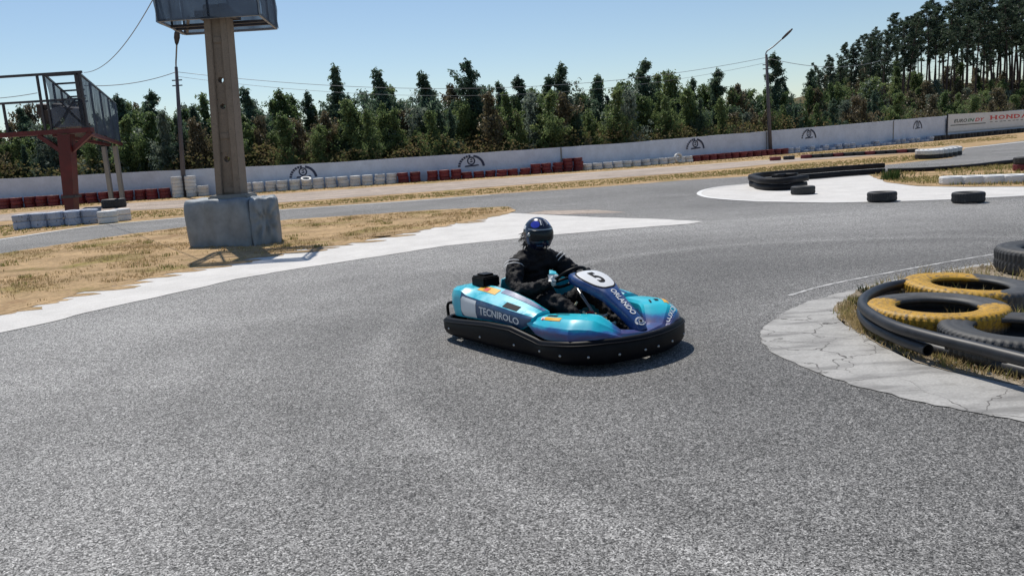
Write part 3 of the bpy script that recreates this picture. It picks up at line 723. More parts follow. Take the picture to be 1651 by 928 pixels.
wlen = [0.0]
for i in range(1, len(wp)): wlen.append(wlen[-1] + np.linalg.norm(wp[i] - wp[i - 1]))
def wall_at(s_):
    x = np.interp(s_, wlen, [p[0] for p in wp]); y = np.interp(s_, wlen, [p[1] for p in wp])
    x2 = np.interp(s_ + 0.3, wlen, [p[0] for p in wp]); y2 = np.interp(s_ + 0.3, wlen, [p[1] for p in wp])
    d = np.array([x2 - x, y2 - y]); d /= np.linalg.norm(d); return np.array([x, y]), d
def tyre(key, x, y, z, label, group, rot=None, mesh=None):
    o = link('tyre', mesh or T[key], None, (x, y, z), rot or (0, 0, random.uniform(0, 6.28)), label, 'tyre', group); return o
LEVEL = ['bottom', 'middle', 'top']
def wall_tyres():
    s_ = 0.0
    while True:
        p, d = wall_at(s_)
        if p[0] > 53: break
        nrm = np.array([d[1], -d[0]]); q = p + nrm * random.uniform(0.55, 0.75)
        px = PX((*q, 0.3))[0]
        if p[1] < 40 or px < -30: s_ += 0.4; continue
        if px < 273: key, n, where, step, grp = 'red', 3, 'row behind the gantry column', 0.67, 'red tyres behind the gantry'
        elif px < 642: key, n, where, step, grp = 'white', 3, 'row beside the billboard pillar', 0.68, 'white tyres beside the billboard pillar'
        elif px < 942: key, n, where, step, grp = 'red', 3 if px < 735 or px > 860 else 2, 'row at the middle wall', 0.66, 'red tyres at the middle of the wall'
        elif px < 1113: key, n, where, step, grp = 'white', 2, 'row between two red rows', 0.67, 'white tyres at the middle of the wall'
        elif px < 1268: key, n, where, step, grp = 'red', 2, 'row at the right lamp post', 0.68, 'red tyres at the right lamp post'
        elif px < 1502: key, n, where, step, grp = 'blue', 2 if random.random() < 0.6 else 1, 'row right of the right lamp post', 0.74, 'grey white tyres right of the lamp post'
        else: key, n, where, step, grp = 'black', 2, 'row under the advertising board', 0.78, 'dark tyres under the advertising board'
        if 344 < px < 396 or 683 < px < 694 or 584 < px < 592: s_ += 0.35; continue
        if 279 < px < 325: s_ += 0.3; continue
        if key == 'red' and 905 < px < 942: n = 4
        z = 0.006
        special = key == 'white' and (482 < px < 502)
        for k in range(n if not special else 2):
            lv = 'bottom' if k == 0 else ('top' if k == n - 1 else 'middle')
            cn = {'red': 'red', 'white': 'white', 'blue': 'grey white', 'black': 'black'}[key]
            if n > 3: lab = 'white tyre in the tall stacks left of the billboard pillar' if key == 'white' else 'red tyre in the tallest stacks of the middle red row'
            elif n == 1: lab = f'single {cn} tyre lying in the {where}'
            else: lab = f'{cn} tyre, {lv} of its stack, in the {where}'
            tyre(key, q[0] + random.gauss(0, 0.018), q[1] + random.gauss(0, 0.018), z, lab, grp, (random.gauss(0, 0.012), random.gauss(0, 0.012), random.uniform(0, 6.28)))
            z += 0.201
        if special:
            tyre('white', q[0], q[1] - 0.05, z + 0.06, 'white tyre tilted towards the track on top of the white row', None, (0.38, 0.05, 0.3))
        s_ += step + random.uniform(0, 0.03)
wall_tyres()
for px_t, n_t in ((291, 6), (313, 6)):
    p, d, h = wall_point(px_t); q = p + np.array([d[1], -d[0]]) * 0.62
    for k in range(n_t): tyre('white', q[0] + random.gauss(0, .012), q[1] + random.gauss(0, .012), 0.006 + 0.201 * k, f'white tyre in the {"left" if px_t < 300 else "right"} one of the two tall stacks by the billboard pillar', f'tall white stack {"left" if px_t < 300 else "right"}')
p, d, h = wall_point(1076); q = p + np.array([d[1], -d[0]]) * 1.0
tyre('white', q[0], q[1], 0.32, 'white tyre standing upright against the white row', None, (1.35, 0.0, 0.5))
# row in front of the gantry column
for i, px in enumerate((29, 56, 84, 112, 140)):
    g = G(px, 371 - i * 2.3)
    for k in range(2):
        tq = tyre('blue', g[0], g[1] + 0.3, 0.006 + 0.242 * k, f'shade-tinted white tyre, {"bottom" if k == 0 else "top"} of its stack, before the gantry column', 'tyres before the gantry column', (random.gauss(0, .03), random.gauss(0, .03), random.uniform(0, 6))); tq.scale = (0.87, 0.87, 1.2)
for i, px in enumerate((168, 190)):
    g = G(px, 361 - i * 4)
    for k in range(2 - 0):
        tyre('white', g[0], g[1] + 0.3, 0.006 + 0.205 * k, f'plain white tyre, {"bottom" if k == 0 else "top"} of its stack, ending the gantry row', 'white tyres at the row end')
g = G(178, 336)
BT = tyre_mesh('tractor_tyre', 0.55, 0.42, 'tyre_black', seg=40, deep=0.02)
link('tyre', BT, None, (g[0], g[1] + 0.4, 0.006), (0, 0, 0.4), 'big black tyre lying on the verge behind the gantry tyres', 'tyre')
# three loose tyres and the white row on the right-hand paved island
for px, py, lb in ((1298, 315, 'single black tyre lying beside the black belt barrier'), (1428, 327, 'single black tyre on the white edge in front of the grass patch'), (1570, 329, 'single black tyre on the white edge in front of the white tyres')):
    g = G(px, py); tyre('black', g[0] + 0.05, g[1] + 0.28, 0.016, lb, None, mesh=T_near)
for i in range(6):
    g = G(1546 + 34 * i, 299 - 0.8 * i)
    tyre('white', g[0], g[1] + 0.3, 0.026, ['white tyre at the left end of the flat row on the grass patch', 'second white tyre of the flat row on the grass patch', 'third white tyre of the flat row on the grass patch', 'fourth white tyre of the flat row on the grass patch', 'white tyre of the flat row at the right frame edge', 'white tyre of the flat row beyond the right frame edge'][i], 'white tyres on the grass patch')
g = G(1652, 276)
for k in range(2): tyre('red' if k == 0 else 'black', g[0], g[1], 0.026 + 0.2 * k, ['faded red tyre under a black one at the right edge behind the white row', 'black tyre on a faded red one at the right edge'][k], None)
# far low row and the white-topped cluster
for i in range(11):
    px = 1300 + i * 17; g = G(px, 255.5 - i * 0.95)
    tyre('black' if i % 3 else 'red', g[0], g[1], 0.012, ('dark tyre' if i % 3 else 'dull red tyre') + ' in the low flat row beyond the belt barrier', 'low far row of tyres')
for px, py in ((1272, 257.5), (1250, 259.0)):
    g = G(px, py); tyre('red' if px < 1260 else 'black', g[0], g[1], 0.014, 'red tyre alone on the pale far line' if px < 1260 else 'dark tyre alone on the pale far line', None)
for i in range(8):
    t = i / 7; g = G(1487 + 52 * t, 257 - 6 * t * t); y_ = g[1] + 0.3
    tyre('black', g[0] * y_ / g[1], y_, 0.012, 'black tyre, lower layer of the white-topped cluster by the far bend', 'lower tyres of the far cluster')
    tyre('white', g[0] * y_ / g[1], y_, 0.214, 'white tyre, upper layer of the cluster by the far bend', 'upper tyres of the far cluster', (0.12, 0, 0))

# ------------------------------------------------------------------ belt barrier on the paved island
def belt(name, pts, h, th, z0, mat, label, cat='barrier', layers=1):
    P = smooth_path([np.array(p[:2], float) for p in pts], 8); N = len(P)
    o = empty(name, (P[0][0], P[0][1], 0), label=label, cat=cat)
    base = np.array([P[0][0], P[0][1], 0])
    for lay in range(layers):
        V = []; F = []; hh = h / layers; za = z0 + hh * lay
        for i, p in enumerate(P):
            t = P[min(i + 1, N - 1)] - P[max(i - 1, 0)]; t /= np.linalg.norm(t); q = np.array([-t[1], t[0]])
            off = 0.02 * math.sin(i * 0.7 + lay) + (0.03 if lay % 2 else 0)
            sec = [(-th / 2, 0.01), (-th / 2 - 0.015, hh * 0.3), (-th / 2 - 0.015, hh * 0.7), (-th / 2, hh - 0.012), (th / 2, hh - 0.012), (th / 2 + 0.015, hh * 0.5), (th / 2, 0.01)]
            for a, z in sec:
                w = p + q * (a + off); V.append((w[0] - base[0], w[1] - base[1], za + z))
            if i:
                b = (i - 1) * 7; c = i * 7
                for k in range(7): F.append((b + k, c + k, c + (k + 1) % 7, b + (k + 1) % 7))
        F.append(tuple(range(7))); F.append(tuple((N - 1) * 7 + k for k in range(7)))
        me = mesh_of('belt', V, F, mat); fix_normals(me); me.polygons.foreach_set('use_smooth', [True] * len(me.polygons)); bevel_none = 0
        link('belt', me, o)
    return o
bp = [G(1296, 303), G(1270, 307), G(1238, 307.5), G(1219, 303), G(1216, 299), G(1240, 295), G(1300, 290), G(1360, 285), G(1425, 280.5)]
belt('belt_barrier', bp, 0.36, 0.20, 0.016, 'belt_rubber', 'curved black rubber belt barrier looping round the tip of the paved island', layers=2)
belt('belt_barrier', [G(1250, 303), G(1265, 301.5), G(1285, 301)], 0.40, 0.24, 0.016, 'belt_rubber', 'short inner black belt coil inside the looped barrier', layers=3)
belt('low_barrier', [G(1432, 279), G(1500, 277), G(1560, 273), G(1640, 264)], 0.15, 0.14, 0.02, 'belt_rubber', 'low black barrier behind the grass patch', layers=1)

# ------------------------------------------------------------------ near island: big tyres and pipes
def big_tyre(px, py, depth, r, w, mat, label, tilt=(0, 0, 0), zc=None, spray=None):
    v = ray(px, py); c = CP + v * (depth / (v @ fwd))
    me = tyre_mesh('truck_tyre', r, w, mat, tread=64, deep=0.009, ri=0.56, chunky=True)
    o = link('truck_tyre', me, None, (c[0], c[1], max(0.016, c[2] - w)), tilt, label, 'tyre', 'big tyres on the near island')
    return o, me
def sprayed(name, col, under, axis_ang, cut):
    """yellow paint on one part of the tyre, flaking to rubber"""
    mt, n, l, b = nt(name); v = coords(n, l)
    sx = nd(n, 'ShaderNodeSeparateXYZ'); l.new(v, sx.inputs[0])
    u = mth(n, l, 'ADD', mth(n, l, 'MULTIPLY', sx.outputs[0], math.cos(axis_ang)), mth(n, l, 'MULTIPLY', sx.outputs[1], math.sin(axis_ang)))
    f = noise(n, l, v, 9, 6, 0.7); k = mth(n, l, 'ADD', u, mth(n, l, 'MULTIPLY', mth(n, l, 'SUBTRACT', f, 0.5), 0.35))
    msk = ramp(n, l, mth(n, l, 'ADD', k, 0.5 - cut), [(0.48, (0, 0, 0)), (0.52, (1, 1, 1))])
    up = ramp(n, l, mth(n, l, 'MULTIPLY', sx.outputs[2], 4.0), [(0.26, (0, 0, 0)), (0.46, (1, 1, 1))])
    msk = mixc(n, l, 1.0, msk, up, 'MULTIPLY')
    fl = ramp(n, l, noise(n, l, v, 30, 5, 0.7), [(0.52, (1, 1, 1)), (0.64, (0.1,) * 3)])
    msk = mixc(n, l, 1.0, msk, fl, 'MULTIPLY')
    c1 = ramp(n, l, noise(n, l, v, 14, 5, 0.7), [(0.3, tuple(x * 0.62 for x in col)), (0.65, col)])
    c0 = ramp(n, l, noise(n, l, v, 11, 5, 0.7), [(0.3, tuple(x * 0.6 for x in under)), (0.7, tuple(x * 1.6 for x in under))])
    l.new(mixc(n, l, msk, c0, c1), b.inputs['Base Color']); b.inputs['Roughness'].default_value = 0.6
    bump(n, l, b, f, 0.2, 0.01); MATS[name] = mt
sprayed('spray_front', (0.54, 0.295, 0.018), (0.045, 0.045, 0.045), math.radians(-125), -0.10)
sprayed('spray_back', (0.56, 0.31, 0.02), (0.05, 0.05, 0.05), math.radians(165), -0.12)
big_tyre(1510, 488, 6.20, 0.508, 0.205, 'spray_front', 'big tyre with yellow spray on its front rim, inside the bent pipes')
big_tyre(1562, 456, 7.2, 0.55, 0.185, 'spray_back', 'big tyre half yellow on top, behind the yellow-rimmed one', (0.02, 0.05, 0))
big_tyre(1648, 524, 5.47, 0.52, 0.195, 'tyre_grey', 'big plain grey black tyre in front at the right edge', (0.0, 0.02, 0))
big_tyre(1704, 438, 8.4, 0.58, 0.27, 'tyre_grey', 'plain black tyre farthest back on the near island')
def pipe(pts, rad, label, hole=None):
    P = smooth_path(pts, 10)
    mb = MB(); mb.tube(P, rad, 16, caps=False)
    inner = MB(); inner.tube(P[:3], rad * 0.86, 16, caps=False)
    o = mb.build('plastic_pipe', 'pipe_black', smooth=True, label=label, cat='pipe')
    r = MB()
    for a, b in ((0, 1), (-1, -2)):
        c = Vector(P[a]); t = (Vector(P[a]) - Vector(P[b])).normalized(); u = t.cross(Vector((0, 0, 1))).normalized(); w = u.cross(t)
        V = []
        for rr, off in ((rad, 0), (rad * 0.84, 0.002), (rad * 0.84, -0.12)):
            for k in range(16):
                q = 2 * math.pi * k / 16; V.append(c + t * off + (u * math.cos(q) + w * math.sin(q)) * rr)
        r.add(V, [(g_ * 16 + k, g_ * 16 + (k + 1) % 16, (g_ + 1) * 16 + (k + 1) % 16, (g_ + 1) * 16 + k) for g_ in range(2) for k in range(16)])
    r.build('pipe_end', 'pipe_black', o)
    if hole is not None:
        c = Vector(P[hole]); h_ = MB()
        for k in range(1): h_.lathe([(0.0, 0.002), (0.014, 0.002), (0.016, -0.004)], 12)
        q = h_.build('bolt_hole', 'print_black', o); nv = (Vector(CP) - c); nv.z = max(nv.z, 1.3); nv.normalize()
        q.location = c + nv * (rad + 0.001); q.rotation_euler = nv.to_track_quat('Z', 'Y').to_euler()
    return o
def gz(px, py, z): return G(px, py, z)
pipe([gz(1470, 455, .18), gz(1428, 463, .185), gz(1401, 475, .19), gz(1391, 488, .20), gz(1400, 503, .20), gz(1440, 525, .20), gz(1500, 543, .20), gz(1575, 561, .20), gz(1651, 580, .20), gz(1760, 606, .20)], 0.043, 'long upper black plastic pipe bent round the front of the big tyres', 58)
pipe([gz(1448, 471, .11), gz(1415, 479, .11), gz(1393, 494, .11), gz(1391, 507, .11), gz(1404, 523, .11), gz(1445, 544, .11), gz(1496, 564, .105)], 0.044, 'shorter lower black pipe ending under the long one')
pipe([gz(1404, 500, .06), gz(1420, 520, .06), gz(1456, 543, .06), gz(1502, 561, .06), gz(1577, 580, .06), gz(1651, 599, .06), gz(1760, 626, .06)], 0.044, 'lowest black pipe lying on the ground under the long one')
wp_ = []
for px, py in ((1383, 497), (1380, 489), (1392, 472)):
    g = G(px, py); wp_ += [(g[0] + random.gauss(0, .03), g[1] + random.gauss(0, .03), 0.016) for _ in range(22)]
blades('weeds', np.array(wp_), 0.02, 0.075, 0.006, 'weed_leaf', 'small green weed at the bend of the black pipes', per=2)
wp_ = []
for px, py in ((1440, 291), (1446, 291), (1434, 290)):
    g = G(px, py); wp_ += [(g[0] + random.gauss(0, .10), g[1] + random.gauss(0, .1), 0.022) for _ in range(40)]
blades('weeds', np.array(wp_), 0.12, 0.36, 0.012, 'weed_leaf', 'upright green weed on the grass patch behind the loose tyre', per=2, lean=0.35)

# ================================================================== BILLBOARD ON CONCRETE PILLAR
def build_billboard():
    yb = 17.0
    bx = D(373, 330, yb); bx[2] = 0
    top = D(353, 42, yb - 0.55)
    o = empty('billboard', (bx[0], bx[1], 0), label='tall concrete pillar carrying a box billboard wrapped in dark netting', cat='billboard')
    O = np.array([bx[0], bx[1], 0]); t0 = np.zeros(3); t1 = top - O
    t1 = t1 * (4.75 / t1[2])
    ax = t1 / 4.75
    def at(z): return ax * z
    # post: two flanges and a web pierced by round holes
    w0, w1, dep0, dep1 = 0.53, 0.44, 0.50, 0.42
    for sgn in (-1, 1):
        mb = MB(); V = []
        for z in (0.0, 4.75):
            k = z / 4.75; w = w0 + (w1 - w0) * k; dp = dep0 + (dep1 - dep0) * k; c = at(z); e = 0.135
            xs_ = sorted((sgn * w / 2, sgn * (w / 2 - e)))
            V += [(c[0] + xs_[0], c[1] - dp / 2, z), (c[0] + xs_[1], c[1] - dp / 2, z), (c[0] + xs_[1], c[1] + dp / 2, z), (c[0] + xs_[0], c[1] + dp / 2, z)]
        mb.add(V, [(3, 2, 1, 0), (4, 5, 6, 7), (0, 1, 5, 4), (1, 2, 6, 5), (2, 3, 7, 6), (3, 0, 4, 7)])
        ob = mb.build('flange', 'concrete_post', o); bevel(ob.data, 0.012, 2)
    holes = [(3.34, 0.058), (2.83, 0.055), (1.78, 0.06)]
    for (zc, r) in ():
        pass
    # web strips between holes
    zs = [0.0]; webmb = MB()
    cuts = sorted(holes)
    def webx(z): k = z / 4.75; return (w0 + (w1 - w0) * k) / 2 - 0.13
    def quad_slab(z0_, z1_):
        for yy, fl in ((-0.15, 0), (0.07, 1)):
            V = []
            for z in (z0_, z1_):
                c = at(z); V += [(c[0] - webx(z), c[1] + yy, z), (c[0] + webx(z), c[1] + yy, z)]
            webmb.add(V, [(0, 1, 3, 2)] if not fl else [(2, 3, 1, 0)])
    prev = 0.0
    for zc, r in cuts:
        hh = 0.14; quad_slab(prev, zc - hh); prev = zc + hh
        c = at(zc); n = 24
        for yy in (-0.15, 0.07):
            V = []
            for k in range(n):
                a = 2 * math.pi * k / n; ca, sa = math.cos(a), math.sin(a)
                V.append((c[0] + r * ca, c[1] + yy, zc + r * sa))
            for k in range(n):
                a = 2 * math.pi * k / n; ca, sa = math.cos(a), math.sin(a)
                sc = min(1 / max(abs(ca) / webx(zc), 1e-6), 1 / max(abs(sa) / hh, 1e-6)); z = zc + sc * sa; cc = at(z)
                V.append((cc[0] + sc * ca, cc[1] + yy, z))
            webmb.add(V, [(k, (k + 1) % n, n + (k + 1) % n, n + k) for k in range(n)])
        V = [(c[0] + r * math.cos(2 * math.pi * k / n), c[1] + yy, zc + r * math.sin(2 * math.pi * k / n)) for yy in (-0.15, 0.07) for k in range(n)]
        webmb.add(V, [(k, (k + 1) % n, n + (k + 1) % n, n + k) for k in range(n)])
    quad_slab(prev, 4.75)
    webmb.build('web', 'concrete_post', o)
    for z in (1.15, 2.25, 4.1):
        c = at(z); mb = MB(); mb.box((c[0], c[1] - 0.08, z), (webx(z) * 2 + 0.004, 0.19, 0.14)); ob = mb.build('stiffener', 'concrete_post', o); bevel(ob.data, 0.02, 2)
    c = at(0.98); mb = MB(); mb.box((c[0] + 0.02, c[1] - 0.02, 0.99), (0.80, 0.74, 0.13)); ob = mb.build('collar', 'concrete_pole', o); bevel(ob.data, 0.03, 2)
    # box frame
    FL = D(255, 32, 16.0); FR = D(418, 24, 16.0); BR = D(446, 47, 17.75); BL = D(299, 55, 17.75)
    zb = float(np.mean([q[2] for q in (FL, FR, BR, BL)])); zt = zb + 0.85
    C4 = [np.array([q[0], q[1], zb]) - O for q in (FL, FR, BR, BL)]
    up = np.array([0, 0, zt - zb])
    fr = MB()
    for i in range(4):
        a, b = C4[i], C4[(i + 1) % 4]
        fr.bar(a, b, 0.045); fr.bar(a + up, b + up, 0.045); fr.bar(a, a + up, 0.045)
    fr.build('steel_frame', 'galvanised', o)
    jo = MB()
    for t in (0.42, 0.62):
        a = C4[0] + (C4[3] - C4[0]) * t; b = C4[1] + (C4[2] - C4[1]) * t; jo.bar(a, b, 0.06, 0.05)
    for t in (0.30,):
        a = C4[0] + (C4[1] - C4[0]) * t; b = C4[3] + (C4[2] - C4[3]) * 0.02; jo.bar(a + np.array([0, 0, .03]), b + np.array([0, 0, .03]), 0.05)
    jo.build('floor_joist', 'dark_steel', o)
    hd = MB(); c = at(zb + 0.06); hd.box((c[0], c[1], zb + 0.10), (0.7, 0.62, 0.12)); hd.build('head_plate', 'dark_steel', o)
    for i, nm in enumerate(('front', 'side', 'back', 'side')):
        a, b = C4[i], C4[(i + 1) % 4]; mb = MB(); t = (b - a) / np.linalg.norm(b - a); nrm = np.array([t[1], -t[0], 0])
        def fn(u, v, a=a, b=b, nrm=nrm):
            sag = 0.03 * math.sin(u * 9 + v * 5) * math.sin(v * 7 + 1) + 0.03 * math.sin(u * 23) * (0.3 + v) * 0.5
            p = a + (b - a) * u + up * v + nrm * (0.045 + sag * 0.6); return (p[0], p[1], p[2] - 0.02)
        mb.grid(fn, list(np.linspace(0, 1, 22)), list(np.linspace(0, 1, 12)))
        mb.build('net_panel', 'net_blue', o, smooth=True)
    for i in range(4):
        a, b = C4[i], C4[(i + 1) % 4]; mid = (a + b) / 2; MB().bar(mid, mid + up, 0.035).build('frame_upright', 'dark_steel', o)
    return o, O, C4, up
bb, BBO, BBC, BBUP = build_billboard()

def covered_bale(name, corners, h, label, seed, knot=None):
    """bale under a tied grey tarpaulin: rounded box with folds pulled to a knot"""
    rnd = np.random.default_rng(seed); c = np.mean([np.array(q[:2]) for q in corners], 0)
    mb = MB(); nu, nv = 72, 20
    P = [np.array(q[:2]) - c for q in corners]
    per = []
    for i in range(len(P)):
        a, b = P[i], P[(i + 1) % len(P)]
        for k in range(nu // len(P)): per.append(a + (b - a) * (k + 0.5) / (nu // len(P)))
    per = [np.array([np.sign(q[0]) * abs(q[0]), q[1]]) for q in per]
    for _ in range(2): per = [(per[i - 1] + 2 * per[i] + per[(i + 1) % len(per)]) / 4 for i in range(len(per))]
    ph = rnd.uniform(0, 6, 6)
    V = []; F = []
    for j in range(nv):
        v = j / (nv - 1)
        for i, q in enumerate(per):
            u = i / len(per)
            if v < 0.7: k = 1.0 + 0.02 * math.sin(v * 4.4); z = h * v / 0.7
            else:
                t = (v - 0.7) / 0.3; k = 1.0 - t ** 1.3 * 0.99; z = h * (1 + 0.02 * math.sin(t * 3))
            if 0.6 < v < 0.78: k *= 1 - 0.035 * (1 - abs(v - 0.69) / 0.09)
            fold = 0.020 * math.sin(2 * math.pi * 9 * u + ph[0] + 3 * v) + 0.014 * math.sin(2 * math.pi * 17 * u + ph[1] - 5 * v) + 0.008 * math.sin(2 * math.pi * 4 * u + ph[2] + 9 * v)
            rr = np.linalg.norm(q); w = q * k + q / max(rr, 1e-6) * fold * (1 if v < 0.75 else 0.3)
            z2 = z + (0.012 * math.sin(2 * math.pi * 7 * u + ph[3]) if 0.3 < v < 0.95 else 0)
            if knot is not None and v < 0.75:
                dd = abs(((u - knot[0] + 0.5) % 1) - 0.5) / 0.16; dv = abs(v / 0.7 - knot[1]) / 0.75
                e = math.exp(-(dd * dd + dv * dv) * 2); ang = math.atan2(v / 0.7 - knot[1], (((u - knot[0] + 0.5) % 1) - 0.5) * 3)
                w = w * (1 - 0.05 * math.exp(-(dd * dd + dv * dv) * 18)) + q / rr * 0.065 * e * math.sin(ang * 9)
            V.append((w[0], w[1], z2))
    n = len(per)
    for j in range(nv - 1):
        for i in range(n): F.append((j * n + i, j * n + (i + 1) % n, (j + 1) * n + (i + 1) % n, (j + 1) * n + i))
    F.append(tuple((nv - 1) * n + i for i in range(n)))
    me = mesh_of(name, V, F, 'tarp_grey', True); fix_normals(me)
    return link(name, me, None, (c[0], c[1], 0.018), None, label, 'bale')
fl = G(304, 400); fm = G(408, 398); fr_ = G(449, 391)
covered_bale('covered_bale', [fl, fm, fm + np.array([-0.10, 1.4, 0]), fl + np.array([-0.1, 1.4, 0])], 0.95, 'wide grey tarpaulin-covered bale at the foot of the billboard pillar', 3)
covered_bale('covered_bale', [fm + np.array([0.02, -0.02, 0]), fr_ + np.array([0.10, -0.12, 0]), fr_ + np.array([-0.22, 0.95, 0]), fm + np.array([-0.2, 1.1, 0])], 0.93, 'narrower grey bale with knotted folds, right of the wide one', 8, knot=(0.13, 0.55))

# ================================================================== RED GANTRY
def build_gantry():
    y0, y1 = 31.0, 45.6
    b = G(117, 349); b = np.array([D(117, 349, y0)[0], y0, 0.0])
    o = empty('gantry', tuple(b), label='red steel gantry with netted side panels standing over the back straight', cat='gantry')
    def L(px, py, y): return D(px, py, y) - b
    # column, tapering downwards
    mb = MB(); cols = [(0.0, 0.17), (0.55, 0.18), (0.9, 0.20), (2.1, 0.23), (3.2, 0.24)]
    top = L(106, 214, y0); V = []
    for z, w in cols:
        k = z / 3.2; c = top * k * 1.0
        V += [(c[0] - w, c[1] - 0.2, z), (c[0] + w, c[1] - 0.2, z), (c[0] + w, c[1] + 0.2, z), (c[0] - w, c[1] + 0.2, z)]
    F = [(3, 2, 1, 0), tuple(range(16, 20))]
    for i in range(4):
        for k in range(4): F.append((i * 4 + k, i * 4 + (k + 1) % 4, (i + 1) * 4 + (k + 1) % 4, (i + 1) * 4 + k))
    mb.add(V, F); mb.build('column', 'red_steel', o); 
    mb = MB(); c = top * (0.95 / 3.2); mb.box((c[0], c[1], 0.85), (0.56, 0.46, 0.10)); mb.build('collar', 'dark_steel', o)
    zc = top[2]
    # cross beam at deck level and struts
    mb = MB(); l0 = L(-90, 215, y0); l1 = L(150, 214, y0); mb.bar((l0[0], 0, zc + .05), (l1[0], 0, zc + .05), 0.26, 0.17); mb.build('cross_beam', 'red_steel', o)
    for px, py in ((62, 214), (148, 214)):
        e = L(px, py, y0); s_ = L(109, 250, y0); MB().bar((s_[0], 0, s_[2]), (e[0], 0, zc - .05), 0.16, 0.16).build('strut', 'red_steel', o)
    n_t = L(127, 119, y0); n_b = L(141, 209, y0); X_R0 = (n_t[0] + n_b[0]) / 2
    f_t = L(187, 171, y1); f_b = L(187, 237, y1); X_R1 = f_t[0]
    ln_t = L(68, 121, y0); X_L0 = ln_t[0] + 0.1; X_L1 = L(122, 150, y1 - 3)[0] - 0.1
    zt = n_t[2]; zb = n_b[2]; ym = y1 - y0
    for x0, x1 in ((X_R0, X_R1), (X_L0, X_L1)):
        MB().bar((x0, 0, zb - .12), (x1, ym, zb - .12), 0.14, 0.14).build('long_beam', 'red_steel', o)
    # net panels
    for (x0, x1, z0_, nm, ym_) in ((X_R0, X_R1, zb, 'net_blue', ym), (X_L0, X_L1, zb + 0.9, 'net_dark', ym - 3)):
        mb = MB()
        def fn(u, v): return (x0 + (x1 - x0) * u + 0.05 * math.sin(u * 17 + v * 4), ym_ * u, z0_ + (zt - z0_) * v)
        mb.grid(fn, list(np.linspace(0, 1, 24)), list(np.linspace(0, 1, 6))); mb.build('net_panel', nm, o, smooth=True)
        for u in np.linspace(0, 1, 5):
            MB().bar((x0 + (x1 - x0) * u - 0.06, ym_ * u, zb - 0.1), (x0 + (x1 - x0) * u - 0.06, ym_ * u, zt + .03), 0.07).build('panel_post', 'dark_steel', o)
        MB().bar((x0, 0, zt + .03), (x1, ym_, zt + .03), 0.07).build('top_rail', 'dark_steel', o)
    for u in np.linspace(0, 1, 5):
        MB().bar((X_L0 + (X_L1 - X_L0) * u, (ym - 3) * u, zt), (X_R0 + (X_R1 - X_R0) * u, (ym - 3) * u, zt), 0.07).build('tie_bar', 'dark_steel', o)
    # near end frame and the rails running out of the picture
    xl = L(-80, 126, y0)[0]; zr = L(70, 163, y0)[2]
    MB().bar((xl, 0, zt + .06), (X_R0 + .12, 0, zt + .06), 0.09).build('top_rail', 'dark_steel', o)
    MB().bar((xl, 0, zr), (X_R0 + .1, 0, zr), 0.08).build('hand_rail', 'dark_steel', o)
    for px in (64, 126, 133, 2, -60):
        x = L(px, 150, y0)[0]; tall = px > 10
        MB().bar((x, 0, zc), (x, 0, zt + .05 if tall else zr), 0.075).build('frame_post', 'dark_steel', o)
    # deck grating and lamp boxes
    dk = MB()
    for i in range(7):
        u = i / 6.0; x0 = X_L0 + (X_R0 - X_L0) * u; x1 = X_L1 + (X_R1 - X_L1) * u; dk.bar((x0, 0.1, zc + .28), (x1, ym - 3, zc + .28), 0.16, 0.05)
    dk.build('deck_grating', 'dark_steel', o)
    for px, py, w, h_ in ((80, 188, .5, .55), (95, 178, .34, .5), (122, 186, .55, .6), (70, 178, .3, .5), (108, 180, .3, .4)):
        c = L(px, py, y0 + 0.7); mb = MB(); mb.box(c, (w, 0.35, h_), Euler((0.2, 0.1, 0.3))); mb.box(c + np.array([0, -0.2, 0.02]), (w * 0.8, 0.05, h_ * 0.8), Euler((0.2, 0.1, 0.3))); ob = mb.build('lamp_box', 'dark_steel', o)
    mb = MB(); mb.grid(lambda u, v: (X_L0 + (X_R0 - X_L0) * u, -0.06 + 0.03 * math.sin(u * 9 + v * 5), zc + .2 + (zr - zc - .2) * v), list(np.linspace(0, 1, 12)), list(np.linspace(0, 1, 5))); mb.build('net_panel', 'net_dark', o, smooth=True)
    # braces on the near frame
    MB().bar((X_L0, 0, zc + .2), (X_L0 + 1.0, 0, zr), 0.05).build('brace', 'dark_steel', o)
    MB().bar((X_R0, 0, zc + .2), (X_R0 - 0.9, 0, zr), 0.05).build('brace', 'dark_steel', o)
    # far legs
    for px in (168, 186):
        a = L(px, 240, y1); MB().bar((a[0], ym, -0.0), (a[0], ym, zb - .2), 0.20, 0.22).build('far_leg', 'concrete_pole', o)
build_gantry()

